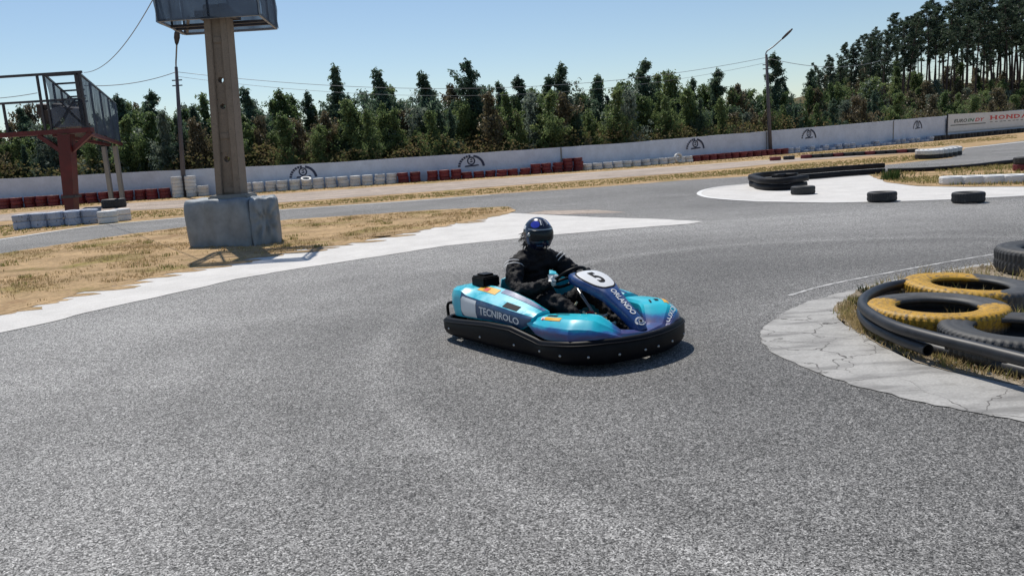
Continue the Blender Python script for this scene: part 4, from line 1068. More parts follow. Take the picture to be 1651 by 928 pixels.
# ================================================================== LAMP POSTS AND WIRES
def lamp_post(base, top, head, label, flip=0):
    b = np.array(base); o = empty('lamp_post', tuple(b), label=label, cat='lamp post')
    t = np.array(top) - b; h = np.array(head) - b
    MB().tube([(0, 0, 0), tuple(t * 0.55), tuple(t)], [0.14, 0.115, 0.085], 10).build('pole', 'lamp_concrete', o, smooth=True)
    arm = smooth_path([t * 0.93, t * 1.02, t + (h - t) * 0.45 + np.array([0, 0, 0.06]), h], 6)
    MB().tube(arm, 0.045, 8).build('arm', 'galvanised', o, smooth=True)
    dr = Vector(h - t); dr.normalize(); mb = MB()
    a = Vector(h) - dr * 0.1
    side = dr.cross(Vector((0, 0, 1))).normalized(); upv = side.cross(dr)
    rings = [(0, .05, .04), (.12, .10, .07), (.45, .16, .09), (.75, .15, .08), (.95, .08, .04)]
    V = []
    for s_, w, hh in rings:
        for k in range(10):
            q = 2 * math.pi * k / 10; V.append(a + dr * s_ + side * (w * math.cos(q)) + upv * (hh * math.sin(q)))
    F = [tuple(range(10))[::-1], tuple(40 + k for k in range(10))] + [(i * 10 + k, i * 10 + (k + 1) % 10, (i + 1) * 10 + (k + 1) % 10, (i + 1) * 10 + k) for i in range(4) for k in range(10)]
    mb.add(V, F); mb.build('lamp_head', 'dark_steel', o, smooth=True)
    ins = MB()
    for k in (0.86, 0.90): ins.bar(t * k + np.array([-0.28, 0, 0]), t * k + np.array([0.28, 0, 0]), 0.06)
    ins.build('wire_bracket', 'dark_steel', o)
    return o
pL, dL, _ = wall_point(298); qL = pL + np.array([dL[1], -dL[0]]) * 0.35
pR, dR, _ = wall_point(1236); qR = pR + np.array([dR[1], -dR[0]]) * 0.35
topL = D(284, 108, qL[1]); topR = D(1235.5, 88, qR[1])
hdL = D(285, 70, qL[1] - 0.9); hdR = D(1262, 62, qR[1] - 0.4)
lamp_post((qL[0], qL[1], 0), topL, hdL, 'lamp post behind the billboard pillar, its head turned towards the camera')
lamp_post((qR[0], qR[1], 0), topR, hdR, 'lamp post on the right with its arm reaching right')
def wire(a, b, sag, rad, label):
    a = np.array(a); b = np.array(b); n = 28
    P = [a + (b - a) * k / n - np.array([0, 0, sag * 4 * (k / n) * (1 - k / n)]) for k in range(n + 1)]
    MB().tube(P, rad, 5).build('overhead_wire', 'wire', smooth=True, label=label, cat='wire', group='overhead wires')
aL = D(284, 116, qL[1]); aR = D(1235, 93, qR[1])
wire(aL, aR, 1.45, 0.014, 'thin upper wire slung between the two lamp posts')
wire(aL - np.array([0, 0, .25]), aR - np.array([0, 0, .35]), 1.6, 0.010, 'thin lower wire slung between the two lamp posts')
wire(aL, D(135, 138, 44), 0.25, 0.020, 'thin wire from the left lamp post to the gantry panels')
wire(D(-60, 160, 44), D(60, 150, 40), 0.1, 0.018, 'thin wire crossing behind the gantry at the left edge')
wire(aR, D(1420, 98, 75), 0.6, 0.02, 'thin wire running right from the right lamp post into the pines')
wire(D(135, 117, 31), D(262, -30, 17), 0.45, 0.011, 'hanging cable from the gantry corner up to the netted billboard')

# ================================================================== TREES
def leaves_quads(C_, size, droop, elong, rs):
    n = len(C_); a = rs.uniform(0, 2 * np.pi, n)
    d = np.stack([np.cos(a), np.sin(a), -droop + rs.normal(0, 0.5, n)], 1); d /= np.linalg.norm(d, axis=1)[:, None]
    r = rs.normal(0, 1, (n, 3)); s_ = np.cross(d, r); s_ /= np.linalg.norm(s_, axis=1)[:, None]
    L = size * rs.uniform(0.6, 1.4, n); w = L / elong
    p0 = C_; p1 = C_ + d * (L * 0.45)[:, None] + s_ * w[:, None]; p2 = C_ + d * L[:, None]; p3 = C_ + d * (L * 0.45)[:, None] - s_ * w[:, None]
    V = np.stack([p0, p1, p2, p3], 1).reshape(-1, 3); Q = np.arange(n * 4).reshape(n, 4); return V, Q
def limb_tubes(mb, limbs, base_r):
    for P, r in limbs: mb.tube(P, list(np.linspace(r, r * 0.35, len(P))), 5, caps=False)
def euc_variant(seed, H_, width, n_leaf, low, mat, top_thin=0.35, spike=0.2):
    """young eucalyptus: straight stem, steep limbs, drooping leaf sprays, thin whippy leader"""
    rs = np.random.default_rng(seed); mb = MB(); lean = rs.normal(0, 0.006, 2)
    ax_ = lambda z: np.array([lean[0] * z * z, lean[1] * z * z, z])
    mb.tube([ax_(z) for z in np.linspace(0, H_ * 0.97, 9)], list(np.linspace(0.010 * H_, 0.01, 9)), 6, caps=False)
    limbs = []; C_ = []; R_ = []; nl = 90
    lob = rs.uniform(0, 6.28, 4); pw = rs.uniform(0.5, 0.85)
    for i in range(nl):
        f = low + (0.985 - low) * ((i + rs.uniform(0, 1)) / nl) ** 0.9; z = H_ * f; q = (f - low) / (1 - low); a = rs.uniform(0, 2 * np.pi)
        shape = min(1.0, q * 2.2 + 0.55) * (1 - q) ** pw * (0.8 + 0.35 * math.sin(9 * q + lob[2]))
        env = width * shape * rs.uniform(0.4, 1.22) * (1 + 0.34 * math.sin(3 * a + lob[0] + 5 * q) * math.sin(7 * q + lob[1])) + 0.07
        e = np.array([math.cos(a) * env, math.sin(a) * env, env * rs.uniform(0.45, 1.15)]); s0 = ax_(z)
        if i % 2 == 0: limbs.append(([s0, s0 + e * 0.5 + np.array([0, 0, -0.04]), s0 + e], 0.0045 * H_ * (1 - q * 0.8)))
        for t in np.linspace(0.3, 1.08, 6): C_.append(s0 + e * t + rs.normal(0, 0.05 + 0.05 * env, 3)); R_.append(0.09 + 0.16 * env)
    for t in np.linspace(0.9, 1.03, 10): C_.append(ax_(t * H_)); R_.append(0.07 + 0.8 * max(0, 1.0 - t))
    limb_tubes(mb, limbs, 0); trunk = mb.mesh('trunk', 'bark', True)
    C_ = np.array(C_); R_ = np.array(R_); w = R_ ** 1.6; w /= w.sum(); idx = rs.choice(len(C_), n_leaf, p=w)
    u = rs.normal(0, 1, (n_leaf, 3)); u /= np.linalg.norm(u, axis=1)[:, None]
    R_ = R_ * rs.uniform(0.6, 1.5, len(R_))
    P_ = C_[idx] + u * (R_[idx] * rs.uniform(0, 1, n_leaf) ** 0.6)[:, None] * np.array([1, 1, 1.2])
    V, Q = leaves_quads(P_, 0.18, 1.1, 4.6, rs)
    return trunk, mesh_np('crown', V, Q, mat)
def pine_variant(seed, H_, n_leaf):
    rs = np.random.default_rng(seed); mb = MB(); lean = rs.normal(0, 0.004, 2)
    pos = lambda z: np.array([lean[0] * z * z + 0.06 * math.sin(z * .8 + seed), lean[1] * z * z, z])
    mb.tube([pos(z) for z in np.linspace(0, H_ * 0.95, 10)], list(np.linspace(0.17, 0.04, 10)), 7, caps=False)
    limbs = []; cl = []; c0 = rs.uniform(0.36, 0.56)
    for i in range(34):
        f = c0 + (0.99 - c0) * (i + rs.uniform(0, 1)) / 34; z = H_ * f; q = (f - c0) / (1 - c0)
        env = (0.45 + 1.55 * (1 - q) ** 0.6 * min(1, 0.35 + 2.5 * q)) * rs.uniform(0.35, 1.15); a = rs.uniform(0, 2 * np.pi)
        e = np.array([math.cos(a) * env, math.sin(a) * env, env * rs.uniform(0.1, 0.6)]); limbs.append(([pos(z), pos(z) + e * .5, pos(z) + e], 0.04))
        for t in (0.55, 0.8, 1.0): cl.append((pos(z) + e * t + rs.normal(0, 0.16, 3), rs.uniform(0.16, 0.36)))
    for i in range(7):
        z = H_ * rs.uniform(0.25, c0); a = rs.uniform(0, 6.28); L_ = rs.uniform(0.3, 0.9); limbs.append(([pos(z), pos(z) + np.array([math.cos(a) * L_, math.sin(a) * L_, 0.1])], 0.022))
    limb_tubes(mb, limbs, 0); trunk = mb.mesh('trunk', 'bark_pine', True)
    idx = rs.integers(0, len(cl), n_leaf); Cc = np.array([c[0] for c in cl])[idx]; Rr = np.array([c[1] for c in cl])[idx]
    u = rs.normal(0, 1, (n_leaf, 3)); u /= np.linalg.norm(u, axis=1)[:, None]
    Cc = Cc + u * (Rr * rs.uniform(0, 1, n_leaf) ** 0.5)[:, None] * np.array([1, 1, 0.75])
    V, Q = leaves_quads(Cc, 0.22, -0.4, 5.5, rs); return trunk, mesh_np('crown', V, Q, 'leaf_pine')
EUC = []
for i in range(6): EUC.append(('dark', 8.0, euc_variant(20 + i, 8.0, 1.5, 11000, 0.12, 'leaf_euc_dark')))
for i in range(5): EUC.append(('mid', 6.0, euc_variant(40 + i, 6.0, 1.55, 8000, 0.06, 'leaf_euc_mid')))
for i in range(2): EUC.append(('blue', 5.0, euc_variant(60 + i, 5.0, 1.4, 4600, 0.05, 'leaf_euc_blue')))
for i in range(3): EUC.append(('brown', 5.0, euc_variant(70 + i, 5.0, 1.4, 4200, 0.05, 'leaf_euc_brown')))
EB = {k: [e for e in EUC if e[0] == k] for k in ('dark', 'mid', 'blue', 'brown')}
PINES = [pine_variant(90 + i, 14.0, 6000) for i in range(7)]
def plant(kind, x, y, h, label, group, wide=1.0):
    k, H0, (tr, cr) = random.choice(EB[kind]); s_ = h / H0
    z = float(hill_z(np.array(x), np.array(y))) - 0.05
    o = empty('eucalyptus_tree', (x, y, z), (0, 0, random.uniform(0, 6.28)), label, 'tree', group); o.scale = (s_ * wide, s_ * wide, s_)
    link('trunk', tr, o); link('crown', cr, o)
def behind(px, off):
    p, d, h = wall_point(min(max(px, -185), 1880)); y = p[1] + off; v = ray(px, 240); return v[0] / v[1] * y, y
# prominent trees, each placed where its tip stands against the sky
TALL = [(62, 172, 8, 'slender eucalyptus showing between the gantry rails'), (205, 152, 7, 'eucalyptus just right of the gantry panels'), (252, 147, 8, 'bushy eucalyptus left of the left lamp post'),
        (318, 172, 7, 'eucalyptus between the left lamp post and the billboard pillar'), (417, 140, 6, 'dark eucalyptus next right of the billboard pillar'), (505, 148, 9, 'eucalyptus left of the first tall dark one'), (563, 104, 6, 'tall dark eucalyptus, first of the tall ones right of the pillar'),
        (631, 110, 6, 'cone-shaped very dark eucalyptus standing free in the middle of the row'), (703, 116, 7, 'tall dark eucalyptus between the dark cone and the tallest one'), (769, 95, 6, 'tallest eucalyptus of the middle row'),
        (845, 122, 8, 'eucalyptus right of the tallest one above the driver'), (911, 103, 9, 'dark eucalyptus with a rounded dense top and thin leader'), (963, 121, 8, 'eucalyptus right of the round-topped dark one'), (1033, 97, 8, 'tall eucalyptus with a bare spike halfway to the right lamp post'),
        (1093, 124, 9, 'eucalyptus right of the tall spiked one'), (1157, 112, 8, 'dense dark eucalyptus left of the right lamp post'), (1252, 86, 6, 'tall dark eucalyptus standing right behind the right lamp post'), (1305, 112, 10, 'eucalyptus at the foot of the pine slope')]
for px, py, off, lb in TALL:
    x, y = behind(px, off); zt = D(px, py, y)[2]; gz_ = float(hill_z(np.array(x), np.array(y)))
    plant('dark', x, y, zt - gz_, lb, None, random.uniform(1.0, 1.2) * (8.0 / max(zt - gz_, 4)) ** 0.35)
ADJ = {'mid': 'mid green', 'dark': 'dark green', 'blue': 'silvery', 'brown': 'brownish'}
ZONES = [(195, 'behind the gantry'), (295, 'left of the left lamp post'), (400, 'around the billboard pillar'), (550, 'right of the billboard pillar'), (700, 'near the dark cone tree'), (850, 'near the tallest tree'), (1000, 'near the round-topped tree'), (1140, 'near the spiked tree'), (1235, 'left of the right lamp post'), (1330, 'right of the right lamp post'), (3000, 'where the pine slope begins')]
for px in np.arange(-60, 1420, 14.0):
    for row in range(2):
        ppx = px + random.uniform(-9, 9); off = 2.8 + row * 6.0 + random.uniform(-1.0, 2.5)
        x, y = behind(ppx, off); r = random.random()
        kd = 'mid' if r < 0.55 else ('dark' if r < 0.74 else ('blue' if r < 0.84 else 'brown'))
        hgt = random.uniform(3.4, 5.2) if row == 0 else random.uniform(4.8, 6.6)
        if ppx > 1150: hgt *= 0.88
        zone = next(z for lim, z in ZONES if ppx < lim)
        lb = f'{ADJ[kd]} young eucalyptus, {"front" if row == 0 else "back"} of the plantation {zone}'
        plant(kd, x, y, hgt, lb, lb, random.uniform(0.85, 1.15))
for px in np.arange(1322, 1730, 19.0):
    for row in range(6):
        ppx = px + random.uniform(-11, 11); off = 4 + row * 8.8 + random.uniform(-2, 3); x, y = behind(ppx, off); r = random.random()
        kd = 'brown' if r < 0.40 else ('mid' if r < 0.88 else 'blue')
        lb = f'{ADJ[kd]} young eucalyptus, {["lowest", "second", "third", "fourth", "fifth", "highest"][row]} row of the slope {"left of the advertising board" if ppx < 1520 else "above the advertising board"}'
        plant(kd, x, y, random.uniform(2.6, 4.6) * (1.0 if row < 3 else 1.2), lb, lb, random.uniform(1.0, 1.3))
PTOP = [(1310, 108), (1340, 84), (1375, 60), (1405, 48), (1430, 30), (1470, 8), (1500, -6), (1560, -18), (1600, -28), (1660, -40), (1760, -55)]
cnt = 0
for px in np.arange(1318, 1740, 4.6):
    ppx = px + random.uniform(-3, 3); off = random.uniform(30, 62); x, y = behind(ppx, off); z = float(hill_z(np.array(x), np.array(y)))
    lbp = 'small pine at the low left end of the ridge' if ppx < 1400 else ('medium pine on the rising part of the ridge' if ppx < 1470 else ('tall bare-stemmed pine on the ridge left of the board' if ppx < 1530 else ('tall bare-stemmed pine on the ridge above the board' if ppx < 1610 else 'tall pine at the right edge of the ridge')))
    zt = D(ppx, interp(ppx, PTOP) + random.choice([0, 0, 1]) * random.uniform(20, 55) + random.uniform(-8, 22), y)[2]; h = max(5.0, zt - z); tr, cr = random.choice(PINES)
    o = empty('pine_tree', (x, y, z - 0.1), (0, 0, random.uniform(0, 6.28)), *([lbp, 'tree', lbp])); s_ = h / 14.0
    o.scale = (s_ * 0.95, s_ * 0.95, s_); link('trunk', tr, o); link('crown', cr, o); cnt += 1
# undergrowth behind the wall
def undergrowth():
    n = 150000; px = rng.uniform(-120, 1760, n); off = rng.uniform(0.5, 14, n)
    m_ = (px > 1290) & (rng.uniform(0, 1, n) < 0.75); off[m_] = rng.uniform(0.5, 52, m_.sum())
    cs = []
    base = {}
    for c in range(-160, 1800, 10):
        p, d, h = wall_point(min(max(c, -185), 1880)); base[c] = p[1]
    ks = sorted(base); yw = np.interp(px, ks, [base[k] for k in ks]); y = yw + off
    slope = np.array([ray(q, 240)[0] / ray(q, 240)[1] for q in ks]); x = np.interp(px, ks, slope) * y
    lum = 0.75 + 0.55 * np.sin(x * 0.9 + 1.3 * np.sin(y * 0.5)) * np.sin(y * 0.7 + x * 0.31)
    z = hill_z(x, y) + rng.uniform(0, 1, n) ** 0.8 * (1.1 + 1.35 * lum)
    V, Q = leaves_quads(np.stack([x, y, z], 1), 0.17, -0.3, 3.2, rng)
    link('undergrowth', mesh_np('undergrowth', V, Q, 'leaf_scrub'), kind='stuff', label='brown and olive scrub under the plantation trees')
undergrowth()

# ================================================================== KART
KX, KY, KTH = 0.45, 6.55, math.radians(-54)
KART = empty('racing_kart', (KX, KY, 0.008), (0, 0, KTH), 'teal and navy rental kart number 5 cornering on the asphalt', 'kart')
def kpart(mb, name, mat, smooth=True, parent=None, label=None, bev=None):
    o = mb.build(name, mat, parent or KART, smooth=smooth, label=label); fix_normals(o.data)
    if bev: bevel(o.data, bev, 2)
    return o
# ---- ring bumper
OUT = smooth_path([(-1.0, 0.0), (-1.0, -0.30), (-0.995, -0.52), (-0.95, -0.625), (-0.82, -0.66), (-0.40, -0.665), (0.0, -0.65), (0.30, -0.625), (0.52, -0.63), (0.70, -0.60), (0.845, -0.485), (0.935, -0.31), (0.980, -0.12), (0.985, 0.0),
                   (0.980, 0.12), (0.935, 0.31), (0.845, 0.485), (0.70, 0.60), (0.52, 0.63), (0.30, 0.625), (0.0, 0.65), (-0.40, 0.665), (-0.82, 0.66), (-0.95, 0.625), (-0.995, 0.52), (-1.0, 0.30)], 6, True)
TOPZ = [(-1.0, 0.20), (-0.9, 0.195), (-0.68, 0.213), (-0.25, 0.250), (0.05, 0.255), (0.25, 0.215), (0.40, 0.190), (0.62, 0.215), (0.90, 0.235), (1.02, 0.225)]
def ring_normal(i):
    t = OUT[(i + 1) % len(OUT)] - OUT[i - 1]; t = t / np.linalg.norm(t); return np.array([-t[1], t[0]])   # inward for this winding
cen = np.mean(OUT, 0)
def build_bumper():
    V = []; F = []; n = len(OUT)
    for i, p in enumerate(OUT):
        q = ring_normal(i)
        if np.dot(q, cen - p) < 0: q = -q
        zt = interp(p[0], TOPZ)
        sec = [(0.055, 0.055), (0.02, 0.048), (0.004, 0.065), (-0.012, 0.10), (-0.012, zt - 0.05), (0.0, zt - 0.028), (0.004, zt - 0.012), (0.018, zt), (0.05, zt - 0.004), (0.06, zt - 0.03), (0.06, 0.08)]
        for a, z in sec: w = p + q * a; V.append((w[0], w[1], z))
    k = 11
    for i in range(n):
        for j in range(k): F.append((i * k + j, ((i + 1) % n) * k + j, ((i + 1) % n) * k + (j + 1) % k, i * k + (j + 1) % k))
    mb = MB(); mb.add(V, F); o = kpart(mb, 'bumper', 'kart_black')
    # moulded seam that catches the light, and bolts
    P = []
    for i, p in enumerate(OUT):
        q = ring_normal(i)
        if np.dot(q, cen - p) < 0: q = -q
        w = p - q * 0.010; P.append((w[0], w[1], interp(p[0], TOPZ) - 0.030))
    mb = MB(); mb.tube(P, 0.007, 6, closed=True); kpart(mb, 'bumper_lip', 'kart_black', parent=o)
    for i in range(3, n, 7):
        p = OUT[i]; q = ring_normal(i)
        if np.dot(q, cen - p) < 0: q = -q
        w = p - q * 0.013; mb = MB(); mb.lathe([(0.0, 0.006), (0.009, 0.005), (0.011, -0.002)], 8)
        b_ = kpart(mb, 'bolt', 'alloy', parent=o); b_.location = (w[0], w[1], 0.115)
        b_.rotation_euler = Vector((-q[0], -q[1], 0.1)).to_track_quat('Z', 'Y').to_euler()
build_bumper()
# skid strip along the lower edge
# ---- floor and chassis
mb = MB(); mb.box((0.12, 0, 0.055), (1.3, 0.62, 0.012)); kpart(mb, 'floor_tray', 'kart_black', False)
for s_ in (-1, 1):
    mb = MB(); mb.tube(smooth_path([(-0.88, 0.30 * s_, .09), (-0.3, 0.32 * s_, .08), (0.3, 0.30 * s_, .08), (0.7, 0.22 * s_, .085), (0.92, 0.18 * s_, .10)], 6), 0.016, 10); kpart(mb, 'chassis_tube', 'dark_steel')
    mb = MB(); mb.tube([(-0.5, 0.30 * s_, .1), (-0.48, 0.62 * s_, .12)], 0.013, 8); mb.tube([(0.1, 0.30 * s_, .1), (0.12, 0.60 * s_, .12)], 0.013, 8); kpart(mb, 'pod_bracket', 'dark_steel')
# rear tubes standing outside the bumper corner
for s_ in (-1, 1):
    mb = MB(); mb.tube(smooth_path([(-0.93, 0.50 * s_, .10), (-1.03, 0.52 * s_, .11), (-1.045, 0.53 * s_, .20), (-1.03, 0.53 * s_, .29), (-0.93, 0.50 * s_, .31)], 6), 0.014, 10); kpart(mb, 'rear_loop', 'kart_black')
mb = MB(); mb.tube(smooth_path([(-0.96, -0.52, .30), (-0.99, -0.25, .31), (-0.99, 0.25, .31), (-0.96, 0.52, .30)], 8), 0.016, 10); kpart(mb, 'rear_bar', 'kart_black')
# ---- wheels
def wheel(x, y, r, w):
    mb = MB(); mb.lathe([(r * 0.5, -w * .42), (r * .80, -w * .5), (r * .95, -w * .44), (r, -w * .32), (r, w * .32), (r * .95, w * .44), (r * .80, w * .5), (r * .5, w * .42)], 32, 'y')
    t = kpart(mb, 'wheel', 'slick_rubber'); t.location = (x, y, r + 0.002)
    mb = MB(); mb.lathe([(0.0, -w * .30), (r * .18, -w * .32), (r * .24, -w * .18), (r * .44, -w * .20), (r * .52, -w * .40), (r * .52, w * .40), (r * .44, w * .20), (r * .24, w * .18), (r * .18, w * .32), (0, w * .30)], 24, 'y'); kpart(mb, 'rim', 'alloy', parent=t)
wheel(0.50, -0.47, 0.128, 0.13); wheel(0.50, 0.47, 0.128, 0.13); wheel(-0.58, -0.47, 0.138, 0.19); wheel(-0.58, 0.47, 0.138, 0.19)
mb = MB(); mb.tube([(-0.58, -0.5, .14), (-0.58, 0.5, .14)], 0.018, 10); kpart(mb, 'rear_axle', 'alloy')
for s_ in (-1, 1):
    mb = MB(); mb.tube([(0.50, .42 * s_, .13), (0.47, .26 * s_, .12)], 0.014, 8); mb.box((0.49, .36 * s_, .13), (.05, .05, .10)); kpart(mb, 'stub_axle', 'dark_steel')

# ---- side pods (s=-1 is the side turned to the camera)
PTZ = [(-0.95, 0.405), (-0.90, 0.440), (-0.72, 0.452), (-0.63, 0.420), (-0.35, 0.400), (-0.05, 0.372), (0.235, 0.345), (0.30, 0.335)]
PIN = [(-0.95, 0.405), (-0.88, 0.470), (-0.70, 0.480), (-0.45, 0.490), (-0.20, 0.470), (0.05, 0.425), (0.30, 0.365)]
def pod_surf(s_, off=0.0):
    def low(x): return interp(x, [(-0.95, 0.30), (-0.85, 0.215), (-0.25, 0.245), (0.0, 0.245), (0.12, 0.225), (0.20, 0.265), (0.30, 0.325)])
    def fn(u, v):
        x = -0.95 + 1.21 * u; lo = low(x); zt = interp(x, PTZ); zi = interp(x, PIN)
        wid = interp(x, [(-0.95, 0.50), (-0.90, 0.565), (-0.82, 0.60), (-0.4, 0.612), (0.0, 0.600), (0.30, 0.575)])
        inn = interp(x, [(-0.95, 0.34), (-0.5, 0.37), (0.0, 0.375), (0.30, 0.40)])
        pts = [(wid - 0.012, lo), (wid + 0.005, lo + (zt - lo) * .35), (wid + 0.002, lo + (zt - lo) * .78), (wid - 0.016, zt), (wid - 0.06, zt + 0.022), (inn + (wid - inn) * .4, zt + (zi - zt) * .55 + .012), (inn + .03, zi), (inn, zi - 0.012), (inn - 0.012, zi - 0.06), (inn - 0.005, 0.22), (inn, 0.13)]
        vs_ = [0, .14, .30, .40, .46, .62, .76, .80, .85, .95, 1.0]
        y = np.interp(v, vs_, [p[0] for p in pts]); z = np.interp(v, vs_, [p[1] for p in pts])
        return np.array([x, s_ * y, z])
    def fo(u, v):
        p = fn(u, v)
        if not off: return p
        e = 1e-3; du = fn(min(u + e, 1), v) - fn(max(u - e, 0), v); dv = fn(u, min(v + e, 1)) - fn(u, max(v - e, 0))
        nn = np.cross(du, dv); nn /= max(np.linalg.norm(nn), 1e-9)
        ref = np.array([0, s_, 1.0])
        if nn @ ref < 0: nn = -nn
        return p + nn * off
    return fn, fo
def UX(x): return min(1.0, (x + 0.95) / 1.21)
for s_ in (-1, 1):
    fn, _ = pod_surf(s_)
    mb = MB(); us = list(np.linspace(0, 1, 40)); vsl = [0, .07, .14, .22, .30, .36, .40, .43, .46, .54, .62, .69, .76, .78, .80, .825, .85, .90, .95, 1.0]
    mb.grid(fn, us, vsl)
    # close the ends
    nv = len(vsl); mb.f.append(tuple(range(nv))); mb.f.append(tuple((39) * nv + k for k in range(nv))[::-1])
    pod = kpart(mb, 'side_pod', 'kart_teal'); pod.data.set_sharp_from_angle(angle=math.radians(24))
    _, fo = pod_surf(s_, 0.003)
    def patch(x0, x1, v0, v1, mat, name, rnd=0.0, off=0.003):
        _, f2 = pod_surf(s_, off); mb = MB()
        def g(u, v):
            xx = x0 + (x1 - x0) * u
            if rnd and u < 0.25: k = 1 - (1 - u / 0.25) ** 2; k = math.sqrt(max(k, 0.0)); vv = 0.5 + (v - 0.5) * (0.55 + 0.45 * k)
            else: vv = v
            return f2(UX(xx), v0 + (v1 - v0) * vv)
        mb.grid(g, list(np.linspace(0, 1, 16)), list(np.linspace(0, 1, 9))); return kpart(mb, name, mat, parent=pod)
    patch(-0.70, 0.26, 0.02, 0.395, 'kart_panel', 'side_sticker', 0.0, 0.002)
    patch(-0.690, -0.455, 0.03, 0.36, 'kart_white', 'number_field', 0.6, 0.0045)
    V, Fc = text_geo('TECNIROLO', 1.0, 0.02); V, Fc = subdivide_flat(V, Fc, 0.25)
    w = V[:, 0].max() - V[:, 0].min(); hh = V[:, 1].max() - V[:, 1].min(); _, f3 = pod_surf(s_, 0.006); mb = MB()
    V2 = []
    for v in V:
        uu = (v[0] / w + 0.5); uu = uu if s_ < 0 else 1 - uu
        V2.append(f3(UX(-0.40 + 0.52 * uu), 0.20 + 0.155 * v[1] / hh))
    mb.add(V2, Fc); kpart(mb, 'lettering', 'kart_white', False, pod)
    patch(-0.60, -0.33, 0.56, 0.70, 'kart_yellow', 'yellow_sticker', 0, 0.003)
    patch(-0.52, -0.45, 0.58, 0.66, 'print_red', 'print_mark', 0, 0.005)
    patch(-0.12, 0.06, 0.41, 0.50, 'print_black', 'vent_slot', 0, 0.003)
    patch(-0.30, 0.26, 0.64, 0.755, 'kart_navy', 'shoulder_stripe', 0, 0.003)
# ---- nose fairing
NO = [(-1.0, (0.20, -0.585)), (-0.8, (0.46, -0.605)), (-0.62, (0.68, -0.575)), (-0.42, (0.845, -0.45)), (-0.2, (0.94, -0.22)), (0, (0.962, 0.0))]
NI = [(-1.0, (0.20, -0.40)), (-0.8, (0.40, -0.33)), (-0.62, (0.56, -0.27)), (-0.42, (0.66, -0.20)), (-0.2, (0.79, -0.11)), (0, (0.82, 0.0))]
NZ = [(-1.0, 0.330), (-0.86, 0.350), (-0.7, 0.360), (-0.55, 0.364), (-0.44, 0.355), (-0.34, 0.305), (-0.24, 0.245), (0, 0.225)]
def nose(u, v, off=0.0):
    def base(u, v):
        a = -abs(u); sg = 1 if u > 0 else -1
        def c(tab): return np.array([np.interp(a, [t[0] for t in tab], [t[1][k] for t in tab]) for k in range(2)])
        o_, i_ = c(NO), c(NI); zt = interp(a, NZ)
        lo = interp(a, [(-1.0, 0.29), (-0.9, 0.22), (-0.8, 0.205), (-0.5, 0.21), (0, 0.195)])
        pts = [(0.0, lo), (0.0, lo + (zt - lo) * .40), (0.05, lo + (zt - lo) * .62), (0.20, zt - .022), (0.30, zt - 0.002), (0.70, zt + 0.006), (0.90, zt + 0.002), (0.97, zt - 0.02), (1.03, 0.14)]
        vs_ = [0, .16, .32, .46, .60, .74, .86, .92, 1.0]
        k = np.interp(v, vs_, [p[0] for p in pts]); z = np.interp(v, vs_, [p[1] for p in pts]); q = o_ + (i_ - o_) * k
        return np.array([q[0], -sg * q[1] if sg > 0 else q[1], z])
    p = base(u, v)
    if off:
        e = 2e-3; du = base(min(u + e, 1), v) - base(max(u - e, -1), v); dv = base(u, min(v + e, 1)) - base(u, max(v - e, 0))
        nn = np.cross(du, dv); nn /= max(np.linalg.norm(nn), 1e-9)
        if nn[2] < -0.02: nn = -nn
        p = p + nn * off
    return p
mb = MB(); nvs = [0, .08, .16, .24, .32, .39, .46, .53, .60, .67, .74, .80, .86, .92, .96, 1.0]
mb.grid(nose, list(np.linspace(-1, 1, 64)), nvs); mb.f.append(tuple(range(16))); mb.f.append(tuple(63 * 16 + k for k in range(16))[::-1])
NOSE = kpart(mb, 'nose_fairing', 'kart_nebula'); NOSE.data.set_sharp_from_angle(angle=math.radians(24))
def npatch(u0, u1, v0, v1, mat, name, off=0.003):
    mb = MB(); mb.grid(lambda a, b: nose(u0 + (u1 - u0) * a, v0 + (v1 - v0) * b, off), list(np.linspace(0, 1, 10)), list(np.linspace(0, 1, 6))); return kpart(mb, name, mat, parent=NOSE)
for s_, sh in ((-1, 0.0), (1, 0.24)):
    npatch(s_ * (0.86 - sh), s_ * (0.72 - sh), 0.50, 0.62, 'kart_yellow', 'yellow_sticker')
    npatch(s_ * (0.895 - sh), s_ * (0.862 - sh), 0.50, 0.62, 'kart_white', 'white_sticker')
    npatch(s_ * (0.88 - sh), s_ * (0.868 - sh), 0.49, 0.56, 'print_red', 'print_mark', 0.005)
    npatch(s_ * (0.88 - sh), s_ * (0.79 - sh), 0.655, 0.69, 'print_black', 'print_mark', 0.004)
    npatch(s_ * (0.84 - sh), s_ * (0.72 - sh), 0.73, 0.75, 'print_black', 'print_mark', 0.004)
# lettering on the far front corner
V, Fc = text_geo('LUXOR', 1.0, 0.015); V, Fc = subdivide_flat(V, Fc, 0.25); w = np.ptp(V[:, 0]); hh = np.ptp(V[:, 1])
for s_ in (1,):
    mb = MB(); mb.add([nose(0.37 + 0.20 * v[0] / w, 0.44 + 0.14 * v[1] / hh, 0.006) for v in V], Fc); kpart(mb, 'lettering', 'kart_white', False, NOSE)
